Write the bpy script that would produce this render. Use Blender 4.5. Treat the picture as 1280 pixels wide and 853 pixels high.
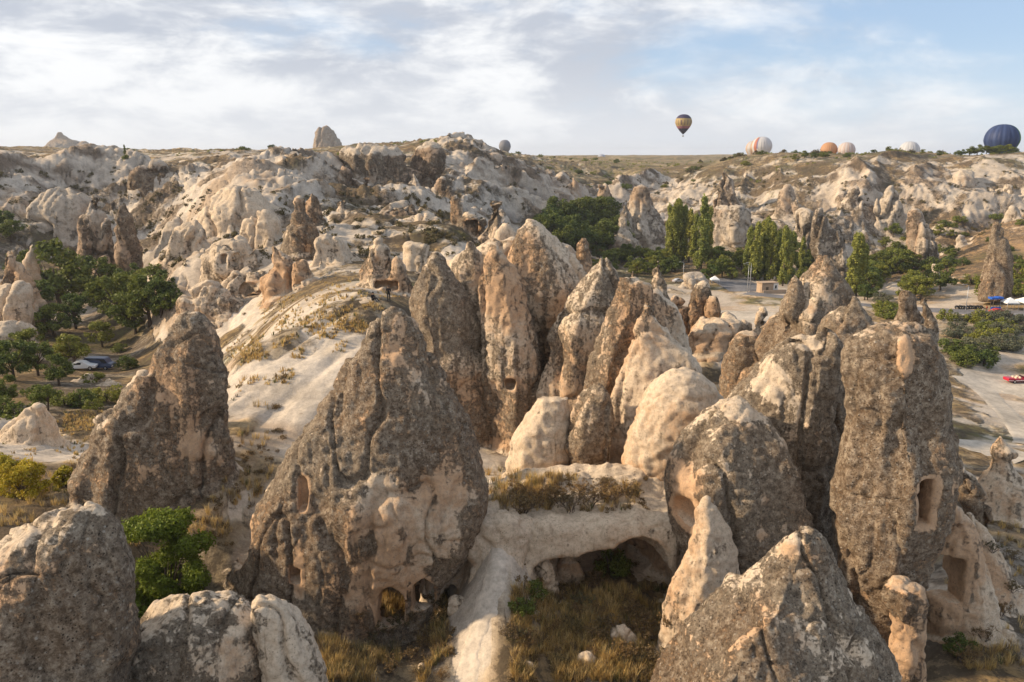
import bpy, math, random, time
import numpy as np
T0 = time.time()
R = math.radians
scene = bpy.context.scene
col = scene.collection
for o in list(bpy.data.objects): bpy.data.objects.remove(o)
random.seed(7)

# ------------------------------------------------------------------ camera, sky, sun, exposure
CZ = 45.0; FPX = 996.0; PITCH = R(13.0); HX = 640.0; HY = 426.5
cam_d = bpy.data.cameras.new('camera'); cam = bpy.data.objects.new('camera', cam_d); col.objects.link(cam)
cam.location = (0, 0, CZ); cam.rotation_euler = (R(90) - PITCH, 0, 0)
cam_d.sensor_width = 36.0; cam_d.lens = FPX / 1280 * 36.0; cam_d.clip_start = 0.5; cam_d.clip_end = 30000
scene.camera = cam
SUN_EL, SUN_AZ = R(25), R(-88)          # azimuth measured from +Y towards +X: the sun stands to the left
sdir = np.array([math.sin(SUN_AZ)*math.cos(SUN_EL), math.cos(SUN_AZ)*math.cos(SUN_EL), math.sin(SUN_EL)])
sun_d = bpy.data.lights.new('sun', 'SUN'); sun_d.energy = 4.6; sun_d.angle = R(2.0); sun_d.color = (1.0, 0.80, 0.56)
sun = bpy.data.objects.new('sun', sun_d); col.objects.link(sun)
from mathutils import Vector
sun.rotation_euler = Vector(-sdir).to_track_quat('-Z', 'Y').to_euler()
sun.location = (-60, 10, 90)
scene.view_settings.view_transform = 'Standard'; scene.view_settings.look = 'None'
scene.view_settings.exposure = 0.48; scene.view_settings.gamma = 1.0
scene.view_settings.use_curve_mapping = False
scene.render.engine = 'CYCLES'
scene.cycles.use_denoising = True
scene.cycles.max_bounces = 5; scene.cycles.diffuse_bounces = 3

class NT:
    """small helper for node trees"""
    def __init__(s, nt): s.nt = nt; s.n = nt.nodes; s.l = nt.links
    def add(s, t, **k):
        nd = s.n.new(t)
        for a, b in k.items(): setattr(nd, a, b)
        return nd
    def put(s, sock, v):
        if isinstance(v, bpy.types.NodeSocket): s.l.new(v, sock)
        elif isinstance(v, (tuple, list)) and sock.type == 'RGBA' and len(v) == 3: sock.default_value = (*v, 1)
        else: sock.default_value = v
    def math(s, op, a, b=0.0, c=0.0, clamp=False):
        nd = s.add('ShaderNodeMath', operation=op, use_clamp=clamp)
        for i, v in enumerate((a, b, c)): s.put(nd.inputs[i], v)
        return nd.outputs[0]
    def mix(s, f, a, b, blend='MIX'):
        nd = s.add('ShaderNodeMix', data_type='RGBA', blend_type=blend)
        s.put(nd.inputs[0], f); s.put(nd.inputs[6], a); s.put(nd.inputs[7], b)
        return nd.outputs[2]
    def noise(s, vec, scale, detail=4, rough=0.55, dist=0.0, w=None):
        nd = s.add('ShaderNodeTexNoise')
        if vec is not None: s.l.new(vec, nd.inputs['Vector'])
        nd.inputs['Scale'].default_value = scale; nd.inputs['Detail'].default_value = detail
        nd.inputs['Roughness'].default_value = rough; nd.inputs['Distortion'].default_value = dist
        return nd.outputs[0]
    def voro(s, vec, scale, feature='F1'):
        nd = s.add('ShaderNodeTexVoronoi', feature=feature)
        s.l.new(vec, nd.inputs['Vector']); nd.inputs['Scale'].default_value = scale
        return nd
    def ramp(s, f, stops, interp='LINEAR'):
        nd = s.add('ShaderNodeValToRGB'); cr = nd.color_ramp; cr.interpolation = interp
        while len(cr.elements) < len(stops): cr.elements.new(0.5)
        for e, (p, c) in zip(cr.elements, stops):
            e.position = p; e.color = (c, c, c, 1) if isinstance(c, (int, float)) else (*c, 1)
        s.put(nd.inputs[0], f); return nd.outputs[0]
    def maprange(s, v, a, b, c=0.0, d=1.0):
        nd = s.add('ShaderNodeMapRange'); nd.interpolation_type = 'SMOOTHSTEP'
        for i, q in enumerate((v, a, b, c, d)): s.put(nd.inputs[i], q)
        return nd.outputs[0]

def build_world():
    w = bpy.data.worlds.new('World'); scene.world = w; w.use_nodes = True
    t = NT(w.node_tree); t.n.clear()
    out = t.add('ShaderNodeOutputWorld'); bg = t.add('ShaderNodeBackground'); bg.inputs[1].default_value = 0.1
    sky = t.add('ShaderNodeTexSky', sky_type='NISHITA'); sky.sun_disc = False
    sky.sun_elevation = SUN_EL; sky.sun_rotation = SUN_AZ; sky.altitude = 1000; sky.air_density = 1.0; sky.dust_density = 1.2
    tc = t.add('ShaderNodeTexCoord'); sep = t.add('ShaderNodeSeparateXYZ'); t.l.new(tc.outputs['Generated'], sep.inputs[0])
    x, y, z = sep.outputs
    mp = t.add('ShaderNodeMapping'); t.l.new(tc.outputs['Generated'], mp.inputs[0]); mp.inputs['Scale'].default_value = (1.0, 1.0, 3.0); mp.inputs['Location'].default_value = (2.3, .4, 1.1); mp.inputs['Rotation'].default_value = (0, R(-4), 0)
    n1 = t.noise(mp.outputs[0], 2.6, 9, 0.55, 0.25)
    n2 = t.noise(mp.outputs[0], 3.6, 12, 0.60, 0.35)
    n3 = t.noise(mp.outputs[0], 9.0, 10, 0.62, 0.3)
    # cloud deck breaks up towards the right (+x side of the sky)
    bias = t.maprange(t.math('ADD', x, t.math('MULTIPLY', z, -0.15)), -0.05, 0.36, 0.30, -0.06)
    lowband = t.maprange(z, 0.0, 0.13, 0.10, 0.0)
    cov = t.math('ADD', t.math('ADD', n1, bias), lowband)
    mask = t.maprange(t.math('ADD', cov, t.math('MULTIPLY', t.math('SUBTRACT', n2, 0.5), 0.5)), 0.46, 0.70)
    shade = t.maprange(t.math('ADD', t.math('MULTIPLY', n2, 0.6), t.math('MULTIPLY', n3, 0.4)), 0.43, 0.59)
    ccol = t.mix(shade, (4.2, 4.45, 5.0), (7.5, 7.5, 7.5))
    hz = t.maprange(z, 0.0, 0.13, 0.7, 0.0)
    ccol = t.mix(hz, ccol, (6.6, 6.7, 6.85))
    skyc = t.mix(0.55, sky.outputs[0], (3.6, 4.8, 6.7))
    skyc = t.mix(t.math('MULTIPLY', hz, 0.8), skyc, (5.9, 6.2, 6.8))
    final = t.mix(t.math('MULTIPLY', mask, 0.93), skyc, ccol)
    t.l.new(final, bg.inputs[0]); t.l.new(bg.outputs[0], out.inputs[0])
build_world()

# ------------------------------------------------------------------ pixel rays, noise, meshes
cp, sp_ = math.cos(PITCH), math.sin(PITCH)
def ray(px, py):
    v = (HY - py) / FPX; r = (px - HX) / FPX
    y = cp + v * sp_
    return r / y, (-sp_ + v * cp) / y          # x and z per metre of forward distance
def P(px, py, d):
    a, b = ray(px, py); return np.array([a * d, d, CZ + b * d])
def zpix(py, d): return CZ + ray(640, py)[1] * d
def xpix(px, py, d): return ray(px, py)[0] * d

_rs = np.random.RandomState(11)
LAT = _rs.rand(64, 64, 64).astype(np.float32)
def vnoise(p):
    """value noise in -1..1, p is (..., 3)"""
    p = p.astype(np.float32); i = np.floor(p).astype(np.int32); f = p - i
    f = f * f * f * (f * (f * 6 - 15) + 10)
    i0 = i & 63; i1 = (i + 1) & 63
    x0, y0, z0 = i0[..., 0], i0[..., 1], i0[..., 2]; x1, y1, z1 = i1[..., 0], i1[..., 1], i1[..., 2]
    fx, fy, fz = f[..., 0], f[..., 1], f[..., 2]
    def L(a, b, t): return a + (b - a) * t
    c00 = L(LAT[x0, y0, z0], LAT[x1, y0, z0], fx); c10 = L(LAT[x0, y1, z0], LAT[x1, y1, z0], fx)
    c01 = L(LAT[x0, y0, z1], LAT[x1, y0, z1], fx); c11 = L(LAT[x0, y1, z1], LAT[x1, y1, z1], fx)
    return L(L(c00, c10, fy), L(c01, c11, fy), fz) * 2 - 1
def fbm(p, octs=4, gain=0.5):
    s = 0; a = 1; tot = 0
    for k in range(octs):
        s = s + a * vnoise(p * (2.03 ** k) + 17.3 * k); tot += a; a *= gain
    return s / tot
def V3(x, y, z): return np.stack(np.broadcast_arrays(x, y, z), -1)
def sstep(a, b, x):
    t = np.clip((x - a) / (b - a), 0, 1); return t * t * (3 - 2 * t)

def mesh_obj(name, verts, faces, mat, parent=None, loc=None, smooth=True, attrs=None, k=None):
    """verts (N,3); faces (M,3|4) array or list of index lists; one linked mesh object"""
    verts = np.asarray(verts, np.float32)
    if loc is not None: verts = verts - np.asarray(loc, np.float32)
    me = bpy.data.meshes.new(name)
    if isinstance(faces, np.ndarray):
        n = faces.shape[1]
        me.vertices.add(len(verts)); me.vertices.foreach_set('co', verts.ravel())
        me.loops.add(faces.size); me.loops.foreach_set('vertex_index', faces.astype(np.int32).ravel())
        me.polygons.add(len(faces)); me.polygons.foreach_set('loop_start', np.arange(0, faces.size, n, dtype=np.int32))
        me.update(calc_edges=True)
    else:
        me.from_pydata(verts.tolist(), [], faces)
    if smooth: me.polygons.foreach_set('use_smooth', np.ones(len(me.polygons), bool))
    for an, av in (attrs or {}).items():
        at = me.attributes.new(an, 'FLOAT_COLOR', 'POINT')
        c = np.ones((len(verts), 4), np.float32); c[:, :av.shape[1]] = av
        at.data.foreach_set('color', c.ravel())
    for m in (mat if isinstance(mat, (list, tuple)) else [mat]):
        if m: me.materials.append(m)
    o = bpy.data.objects.new(name, me); col.objects.link(o)
    if loc is not None: o.location = [float(q) for q in loc]
    if parent is not None: o.parent = parent
    if k: o['kind'] = k
    return o
def tag(o, label, cat, group=None):
    o['label'] = label; o['category'] = cat
    if group: o['group'] = group
    return o
def empty(name, loc, label=None, cat=None, group=None):
    o = bpy.data.objects.new(name, None); col.objects.link(o); o.location = [float(q) for q in loc]
    o.empty_display_size = 0.2
    if label: tag(o, label, cat, group)
    return o
def copy_tree(o, parent=None):
    c = o.copy(); col.objects.link(c); c.parent = parent
    for ch in list(o.children): copy_tree(ch, c)
    return c

# ------------------------------------------------------------------ materials
def new_mat(name, rough=0.9, spec=0.25):
    m = bpy.data.materials.new(name); m.use_nodes = True
    t = NT(m.node_tree); b = t.n['Principled BSDF']
    b.inputs['Roughness'].default_value = rough; b.inputs['Specular IOR Level'].default_value = spec
    return m, t, b
def flat_mat(name, c, rough=0.7, var=0.15, scale=6.0, spec=0.3, metal=0.0):
    m, t, b = new_mat(name, rough, spec)
    g = t.add('ShaderNodeTexCoord')
    n = t.noise(g.outputs['Object'], scale, 4)
    lo = tuple(q * (1 - var) for q in c); hi = tuple(min(1, q * (1 + var)) for q in c)
    t.l.new(t.mix(n, lo, hi), b.inputs['Base Color']); b.inputs['Metallic'].default_value = metal
    return m

def rock_mat(name, S, bumpd, tan=(0.52, 0.335, 0.20), cream=(0.62, 0.495, 0.36), dark=0.85):
    """tuff: dark lichen crust with pale clasts over bare tan or cream stone. attribute mask: R lichen, G cream, B carved"""
    m, t, b = new_mat(name, 0.93, 0.15)
    geo = t.add('ShaderNodeNewGeometry'); pos = geo.outputs['Position']
    at = t.add('ShaderNodeAttribute', attribute_name='mask'); sep = t.add('ShaderNodeSeparateColor'); t.l.new(at.outputs['Color'], sep.inputs[0])
    lich, crm, carv = sep.outputs
    nA = t.noise(pos, 0.9 * S, 8, 0.72, 0.5)
    nB = t.noise(pos, 2.0 * S, 12, 0.84)
    nC = t.noise(pos, 9 * S, 6, 0.8)
    nD = t.noise(pos, 3.4 * S, 10, 0.80)
    vo = t.voro(pos, 3.5 * S); vo2 = t.voro(pos, 6.5 * S)
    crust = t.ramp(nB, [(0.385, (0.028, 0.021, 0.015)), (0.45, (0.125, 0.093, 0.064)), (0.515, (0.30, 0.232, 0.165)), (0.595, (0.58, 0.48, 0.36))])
    hue = t.noise(pos, 0.5 * S, 3)
    crust = t.mix(t.maprange(hue, 0.4, 0.65, 0, 0.45), crust, t.mix(0.5, crust, (0.22, 0.135, 0.07)))
    rv = t.add('ShaderNodeSeparateColor'); t.l.new(vo.outputs['Color'], rv.inputs[0])
    rv2 = t.add('ShaderNodeSeparateColor'); t.l.new(vo2.outputs['Color'], rv2.inputs[0])
    peb = t.math('MULTIPLY', t.maprange(t.math('ADD', vo.outputs['Distance'], t.math('MULTIPLY', nC, 0.25)), 0.30, 0.46, 1, 0), t.maprange(rv.outputs[0], 0.58, 0.62))
    crust = t.mix(t.math('MULTIPLY', peb, 0.9), crust, t.mix(rv.outputs[1], (0.30, 0.245, 0.19), (0.64, 0.56, 0.455)))
    pit = t.math('MULTIPLY', t.maprange(vo2.outputs['Distance'], 0.20, 0.38, 1, 0), t.maprange(rv2.outputs[0], 0.70, 0.74))
    crust = t.mix(t.math('MULTIPLY', pit, 0.9), crust, (0.012, 0.010, 0.009))
    bare = t.mix(t.maprange(t.math('ADD', crm, t.math('MULTIPLY', t.math('SUBTRACT', nA, 0.5), 1.2)), 0.25, 0.75), tan, cream)
    bare = t.mix(t.maprange(nD, 0.44, 0.62, 0.0, 0.75), bare, t.mix(0.6, bare, (0.21, 0.155, 0.11)), 'MIX')
    bare = t.mix(t.math('MULTIPLY', t.math('MULTIPLY', pit, t.maprange(nA, 0.45, 0.58)), 0.6), bare, (0.10, 0.08, 0.06))
    lm = t.math('ADD', lich, t.math('MULTIPLY', t.math('SUBTRACT', nA, 0.5), 1.7))
    lm = t.math('ADD', lm, t.math('MULTIPLY', t.math('SUBTRACT', nD, 0.5), t.math('ADD', 0.9, t.math('MULTIPLY', lich, 2.6))))
    st = t.add('ShaderNodeMapping'); t.l.new(pos, st.inputs[0]); st.inputs['Scale'].default_value = (1.0, 1.0, 0.10)
    nS = t.noise(st.outputs[0], 1.5 * S, 6, 0.6, 0.4)
    lm = t.math('ADD', lm, t.math('MULTIPLY', t.math('SUBTRACT', nS, 0.5), 1.3))
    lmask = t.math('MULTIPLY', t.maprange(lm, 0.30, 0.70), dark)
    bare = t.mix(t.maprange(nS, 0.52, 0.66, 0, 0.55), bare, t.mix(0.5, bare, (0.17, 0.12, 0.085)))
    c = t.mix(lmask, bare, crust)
    t.l.new(c, b.inputs['Base Color'])
    h = t.math('ADD', t.math('MULTIPLY', nB, 1.0), t.math('MULTIPLY', nC, 0.35))
    h = t.math('ADD', h, t.math('MULTIPLY', peb, 0.25)); h = t.math('SUBTRACT', h, t.math('MULTIPLY', pit, 0.25))
    h = t.math('MULTIPLY', h, t.math('ADD', t.math('MULTIPLY', lmask, 0.75), 0.25))
    bp = t.add('ShaderNodeBump'); bp.inputs['Strength'].default_value = 1.0; bp.inputs['Distance'].default_value = bumpd
    t.l.new(h, bp.inputs['Height']); t.l.new(bp.outputs[0], b.inputs['Normal'])
    return m
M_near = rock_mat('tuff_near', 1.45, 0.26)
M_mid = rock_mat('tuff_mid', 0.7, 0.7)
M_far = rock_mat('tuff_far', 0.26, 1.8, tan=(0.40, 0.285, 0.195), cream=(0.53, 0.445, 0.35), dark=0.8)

def ground_mat():
    """vertex colour from the survey of the ground, with soil grain and pebbles on top"""
    m, t, b = new_mat('ground', 0.95, 0.1)
    geo = t.add('ShaderNodeNewGeometry'); pos = geo.outputs['Position']
    at = t.add('ShaderNodeAttribute', attribute_name='tint')
    n1 = t.noise(pos, 1.6, 8, 0.72); n2 = t.noise(pos, 9.0, 6, 0.7); n3 = t.noise(pos, 0.22, 6, 0.65)
    k = t.math('ADD', t.math('MULTIPLY', n1, 0.75), t.math('ADD', t.math('MULTIPLY', n2, 0.55), t.math('MULTIPLY', n3, 0.7)))
    f = t.maprange(k, 0.70, 1.30, 0.62, 1.34)
    c = t.mix(1.0, at.outputs['Color'], f, 'MULTIPLY')
    m1 = t.noise(pos, 0.30, 10, 0.74, 0.6); m2 = t.noise(pos, 1.1, 8, 0.75)
    mm = t.math('ADD', t.math('ADD', m1, t.math('MULTIPLY', t.math('SUBTRACT', m2, 0.5), 0.6)), t.math('MULTIPLY', t.math('SUBTRACT', at.outputs['Alpha'], 0.5), 0.42))
    c = t.mix(t.math('MULTIPLY', t.maprange(mm, 0.50, 0.60), 0.82), c, t.mix(n1, (0.085, 0.066, 0.045), (0.19, 0.145, 0.10)))
    t.l.new(c, b.inputs['Base Color'])
    big = t.noise(pos, 0.5, 9, 0.72, 0.4)
    b0 = t.add('ShaderNodeBump'); b0.inputs['Strength'].default_value = 1.0; b0.inputs['Distance'].default_value = 2.2
    t.l.new(t.math('MULTIPLY', big, t.maprange(at.outputs['Alpha'], 0.3, 0.7, 0.0, 1.0)), b0.inputs['Height'])
    bp = t.add('ShaderNodeBump'); bp.inputs['Strength'].default_value = 0.8; bp.inputs['Distance'].default_value = 0.12
    t.l.new(b0.outputs[0], bp.inputs['Normal'])
    t.l.new(t.math('ADD', n1, t.math('MULTIPLY', n2, 0.4)), bp.inputs['Height']); t.l.new(bp.outputs[0], b.inputs['Normal'])
    return m
M_ground = ground_mat()

# ------------------------------------------------------------------ terrain
# survey of the ground: (px, distance, py or height below the camera when negative, ruggedness, soil cover)
CP = [
 (-300,14,-21,0,.6),(200,14,-22,0,.6),(640,14,-24,0,.8),(1100,14,-25,0,.8),(1600,14,-25,0,.8),
 (-300,24,-21,0,.6),(0,24,-22,0,.6),(300,24,-24,0,.7),(640,24,-26,0,.9),(1000,24,-27,0,.9),(1500,24,-27,0,.8),
 (-300,38,-21.5,0,.7),(80,38,-22,0,.8),(300,37,-25,0,.9),(440,37,845,0,1),(580,36.5,850,0,.45),(720,36.5,850,0,1),(860,37,-27,0,1),(1000,38,-28,0,1),(1150,38,-28.5,0,.8),(1250,38,840,0,.7),(1500,40,-29,0,.6),
 (30,45,652,0,.7),(170,41,780,0,1),(280,47,665,0,.6),(430,40,802,0,1),(490,42,-27,0,1),(560,41,762,0,.9),(620,41.2,705,0,.55),(620,43.6,655,0,.2),(700,39.5,800,0,1),(760,42,752,0,.9),(560,43,-26,0,.9),(880,40,-27,0,.9),(1000,42,-28,0,.8),(1120,42,-28.5,0,.7),(1250,48,725,0,.6),
 (100,52,603,0,.8),(300,51,592,0,.45),(258,49,602,0,.5),(222,46.5,645,0,.6),(292,54.5,542,0,.3),(430,52,-21.5,0,.5),(620,49.5,612,0,.5),(622,54,-22.5,0,.5),(690,46.5,-26.2,0,.8),(760,46.5,-26,0,.8),(840,46.5,-26.5,0,.8),(770,50,-25.5,0,.8),(700,54,-23.5,0,.8),(850,54,-24,0,.6),(540,46,-25.8,0,.8),(1000,55,-27,0,.6),(1200,55,-30,0,.7),(1270,60,650,0,.6),(1500,60,-33,0,.6),
 (330,58,522,0,.1),(400,66,452,0,.35),(280,72,450,0,.3),(480,80,384,0,.45),(370,80,400,0,.35),(45,70,560,.1,.3),(100,80,528,.05,.9),(200,72,-26,0,.6),(-250,70,-22,.1,.5),
 (620,72,-24,0,.5),(720,72,-26,0,.5),(800,72,-28,0,.5),(900,78,-30,0,.6),(1000,84,-33,0,.7),(1100,84,-35,0,.7),(1250,92,592,.05,.5),(1500,90,-38,0,.6),
 (60,100,492,0,1),(150,105,483,0,.9),(250,92,-27,0,.7),(50,130,452,0,1),(150,150,432,0,.9),(60,180,-36,0,1),(-150,120,-32,0,.9),(-250,200,-33,.3,.7),
 (380,96,371,.0,.5),(480,98,367,.0,.6),(420,120,350,.05,.7),(560,112,-20,.1,.6),(630,112,-24,.1,.6),(720,112,-30,.1,.6),(800,120,-31,.1,.6),(880,118,415,.1,.45),(940,122,412,.1,.45),
 (1010,130,-37,0,.6),(1100,130,-41,0,.5),(1200,118,522,.05,.5),(1268,152,480,0,.15),(1200,160,455,0,.8),(1200,200,408,0,.7),(1180,218,391,0,.3),(1000,240,374,0,.5),(900,215,395,0,.2),(930,268,358,0,.4),(800,290,345,0,.8),(740,300,340,0,.9),(700,250,-38,.05,.9),(1350,180,-43,0,.6),(1500,150,-43,0,.6),(1500,250,-40,0,.7),
 (600,160,-24,.2,.4),(510,150,333,.1,.7),(560,185,308,.3,.55),(650,220,-31,.3,.5),(480,200,300,.35,.5),
 (255,150,382,.25,.1),(225,168,335,.35,.05),(330,180,308,.4,.1),(310,240,243,.3,.05),(390,240,262,.4,.4),(150,195,-36,.1,.9),(195,228,352,.3,.3),(100,235,-35,.2,.8),(0,200,-34,.2,.8),(-200,300,-14,.25,.2),
 (110,320,225,.42,.05),(0,300,215,.32,.1),(60,340,207,.2,.4),(200,320,245,.7,.1),(190,390,207,.1,.6),(50,400,192,.05,.8),(300,310,222,.4,.3),(350,350,206,.12,.6),(120,280,300,.55,.05),
 (450,262,264,.4,.5),(570,262,268,.4,.4),(400,300,228,.5,.4),(490,320,255,.5,.4),(500,420,196,.12,.7),(420,420,199,.08,.8),
 (600,300,272,.6,.2),(600,430,203,.5,.4),(640,500,206,.3,.7),(650,330,-32,.4,.4),(680,450,240,.6,.15),(720,430,275,.5,.2),(720,540,222,.2,.7),(790,400,303,.3,.4),(800,480,258,.6,.1),(810,600,221,.2,.75),
 (900,335,326,.1,.8),(900,408,280,.7,.1),(920,455,223,.35,.6),(1000,345,322,.1,.8),(1050,402,262,.8,.05),(1000,442,213,.2,.65),(1130,378,294,.2,.6),(1150,408,246,.65,.05),(1100,436,208,.18,.65),(1250,290,322,.05,.9),(1265,340,278,.15,.8),(1255,394,246,.75,.05),(1264,470,190,.1,.7),(1200,426,207,.18,.5),(1255,424,207,.18,.5),(1500,320,-34,.2,.7),(1550,450,-6,.5,.2),
 (-250,600,192,.05,.8),(100,700,194,.03,.9),(300,700,196,.03,.9),(450,700,197,.03,.9),(640,800,200,.05,.95),(800,850,203,.05,.95),(1000,535,195.5,.05,.95),(920,560,197,.05,.95),(1000,850,-11,.05,.95),(1050,478,198.5,.1,.8),(1060,530,196.5,.05,.9),(1150,470,199,.1,.8),(1150,530,197,.05,.9),(1210,480,196,.05,.9),(1130,850,-12,.05,.9),(1260,500,-4,.05,.95),(1270,800,-10,.05,.95),(1550,650,192,.1,.9),
 (-300,1500,195,.05,.95),(200,1500,195,.05,.95),(640,1500,197,.05,.95),(1000,1500,197,.05,.95),(1600,1500,195,.05,.95),
 (-300,6000,196,.05,.95),(640,6000,196,.05,.95),(1600,6000,196,.05,.95)]
cu = np.array([(c[0] - HX) / FPX for c in CP]); cw = np.array([math.log(c[1]) for c in CP]) * 0.55
cz = np.array([(c[2] if c[2] < 0 else ray(c[0], c[2])[1] * c[1]) for c in CP])
cbad = np.array([c[3] for c in CP]); csoil = np.array([c[4] for c in CP])
def tps_fit(X, Z, lam):
    n = len(X); D = np.sqrt(((X[:, None] - X[None]) ** 2).sum(-1)); K = np.where(D > 0, D * D * np.log(D + 1e-12), 0) + lam * np.eye(n)
    Pm = np.c_[np.ones(n), X]; A = np.block([[K, Pm], [Pm.T, np.zeros((3, 3))]])
    return np.linalg.solve(A, np.r_[Z, np.zeros(3)])
CX = np.c_[cu, cw]
W_z = tps_fit(CX, cz, 2e-4)
def macro(u, w):
    """ground height below the camera, ruggedness and soil cover at u = x/y, w = .55 ln y"""
    sh = u.shape; u = u.ravel(); w = w.ravel(); Z = np.empty(len(u)); B = np.empty(len(u)); S = np.empty(len(u))
    for i in range(0, len(u), 20000):
        q = np.c_[u[i:i+20000], w[i:i+20000]]
        d2 = ((q[:, None] - CX[None]) ** 2).sum(-1) + 1e-9
        Z[i:i+20000] = (0.5 * d2 * np.log(d2)) @ W_z[:len(CX)] + W_z[-3] + q @ W_z[-2:]
        wt = 1 / (d2 + 2e-4) ** 2; wt /= wt.sum(1, keepdims=True)
        B[i:i+20000] = wt @ cbad; S[i:i+20000] = wt @ csoil
    return Z.reshape(sh), B.reshape(sh), S.reshape(sh)
GU = np.linspace(-1.25, 1.25, 261); GW = np.linspace(math.log(10), math.log(6500), 240) * 0.55
MZ, MB_, MS = macro(*np.meshgrid(GU, GW))
def bilin(G, u, w):
    a = np.clip((u - GU[0]) / (GU[1] - GU[0]), 0, len(GU) - 1.001); b = np.clip((w - GW[0]) / (GW[1] - GW[0]), 0, len(GW) - 1.001)
    i = a.astype(int); j = b.astype(int); a = a - i; b = b - j
    return (G[j, i] * (1-a) + G[j, i+1] * a) * (1-b) + (G[j+1, i] * (1-a) + G[j+1, i+1] * a) * b
def cellcones(x, y, cell, seed, sharp=1.15):
    """pointed cones on a jittered grid: 0..1"""
    gx = x / cell; gy = y / cell; ix = np.floor(gx).astype(int); iy = np.floor(gy).astype(int); best = np.zeros_like(gx)
    for a in (-1, 0, 1):
        for b in (-1, 0, 1):
            cx, cy = (ix + a) & 63, (iy + b) & 63
            jx = LAT[cx, cy, seed]; jy = LAT[cx, cy, seed + 1]; jr = .42 + .5 * LAT[cx, cy, seed + 2]; jh = .35 + .65 * LAT[cx, cy, seed + 3]
            dd = np.sqrt((gx - ix - a - jx) ** 2 + ((gy - iy - b - jy) * .8) ** 2)
            best = np.maximum(best, jh * np.clip(1 - dd / jr, 0, 1) ** sharp)
    return best
def ground(x, y, full=False):
    """world height of the ground"""
    x = np.asarray(x, float); y = np.asarray(y, float)
    u = x / y; w = np.log(y) * 0.55
    z = bilin(MZ, u, w); bad = np.clip(bilin(MB_, u, w), 0, 1); soil = np.clip(bilin(MS, u, w), 0, 1)
    far = sstep(60, 160, y)
    # gullied badland: fins and cones with flutes that run downslope
    k = 0.28 + 0.55 * np.clip(u, -0.6, 0.7)
    s = x - k * y
    p = V3(x, y, 0 * x)
    wx = 14 * fbm(p / 55 + 3.1, 2); s = s + wx
    fl1 = 1 - 2 * np.abs(vnoise(V3(s / 32, y / 110, 5.5)))
    fl2 = 1 - 2 * np.abs(vnoise(V3(s / 10.5, y / 45, 9.5)))
    fl3 = 1 - 2 * np.abs(vnoise(V3(s / 4.6 + fl2, y / 22, 2.5)))
    cones = 1 - 2 * np.abs(fbm(V3((x + wx) / 21, y / 26, 1.7), 2))
    xw = x + .3 * wx + 2.0 * vnoise(p / 9); yw = y + 2.0 * vnoise(p / 9 + 7)
    cc1 = cellcones(xw, yw, 26, 3); cc2 = cellcones(xw, yw, 13, 13)
    near = sstep(330, 200, y); rc = sstep(.05, .2, u) * sstep(330, 370, y)
    cc1 = cc1 * (1 - .75 * rc); cc2 = cc2 * (1 - .6 * rc); fl1 = fl1 * (1 + .35 * rc); fl2 = fl2 * (1 + .25 * rc)
    det = np.clip(bad * 1.25, 0, 1) * far * (11.5 * fl1 * (1 - .35 * near) + (5.5 + 2.5 * (1 - rc)) * fl2 + (2.0 + 1.2 * (1 - rc)) * fl3 + 2.5 * cones - 5.0 + (6 + 3.5 * near) * cc1 + 2.2 * cc2 + 2.5 * (1 - rc) * fl1)
    lumps = (1 - far) * 0.25 * fbm(p / 4.0, 3) + 0.05 * vnoise(p / 0.9) * (y < 90)
    flats = far * (1 - bad) * 0.9 * fbm(p / 24, 3) * np.clip(1 - (y - 500) / 4000, 0.25, 1) + 5.0 * sstep(560, 900, y) * fbm(p / 210 + 2, 3)
    flats = flats * np.where((y > 130) & (y < 280) & (u > 0.15), 0.3, 1.0)
    s2 = (x * 20 - y * 8) / 21.5 + 1.2 * vnoise(p / 6)
    ribs = sstep(-.08, -.2, u) * sstep(52, 58, y) * sstep(104, 92, y) * (.75 * (np.abs(vnoise(V3(s2 / 3.1, y / 26, 4.4))) - .35) + .3 * (np.abs(vnoise(V3(s2 / 1.1, y / 14, 6.4))) - .35))
    zz = CZ + z + det + lumps + flats + ribs
    # layered ledges on the soft slopes of the badlands
    if full:
        return zz, bad, soil, fl1, fl2, fl3, p
    return zz
def gz(x, y): return float(ground(np.array([x]), np.array([y]))[0])
def hit(px, py, d0=20, d1=900):
    """where the sight line through a pixel first meets the ground"""
    a, b = ray(px, py); d = np.exp(np.linspace(math.log(d0), math.log(d1), 1500))
    h = ground(a * d, d) - (CZ + b * d); i = int(np.argmax(h > 0))
    if not (h > 0).any(): i = len(d) - 1
    return np.array([a * d[i], d[i], gz(a * d[i], d[i])])

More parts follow.
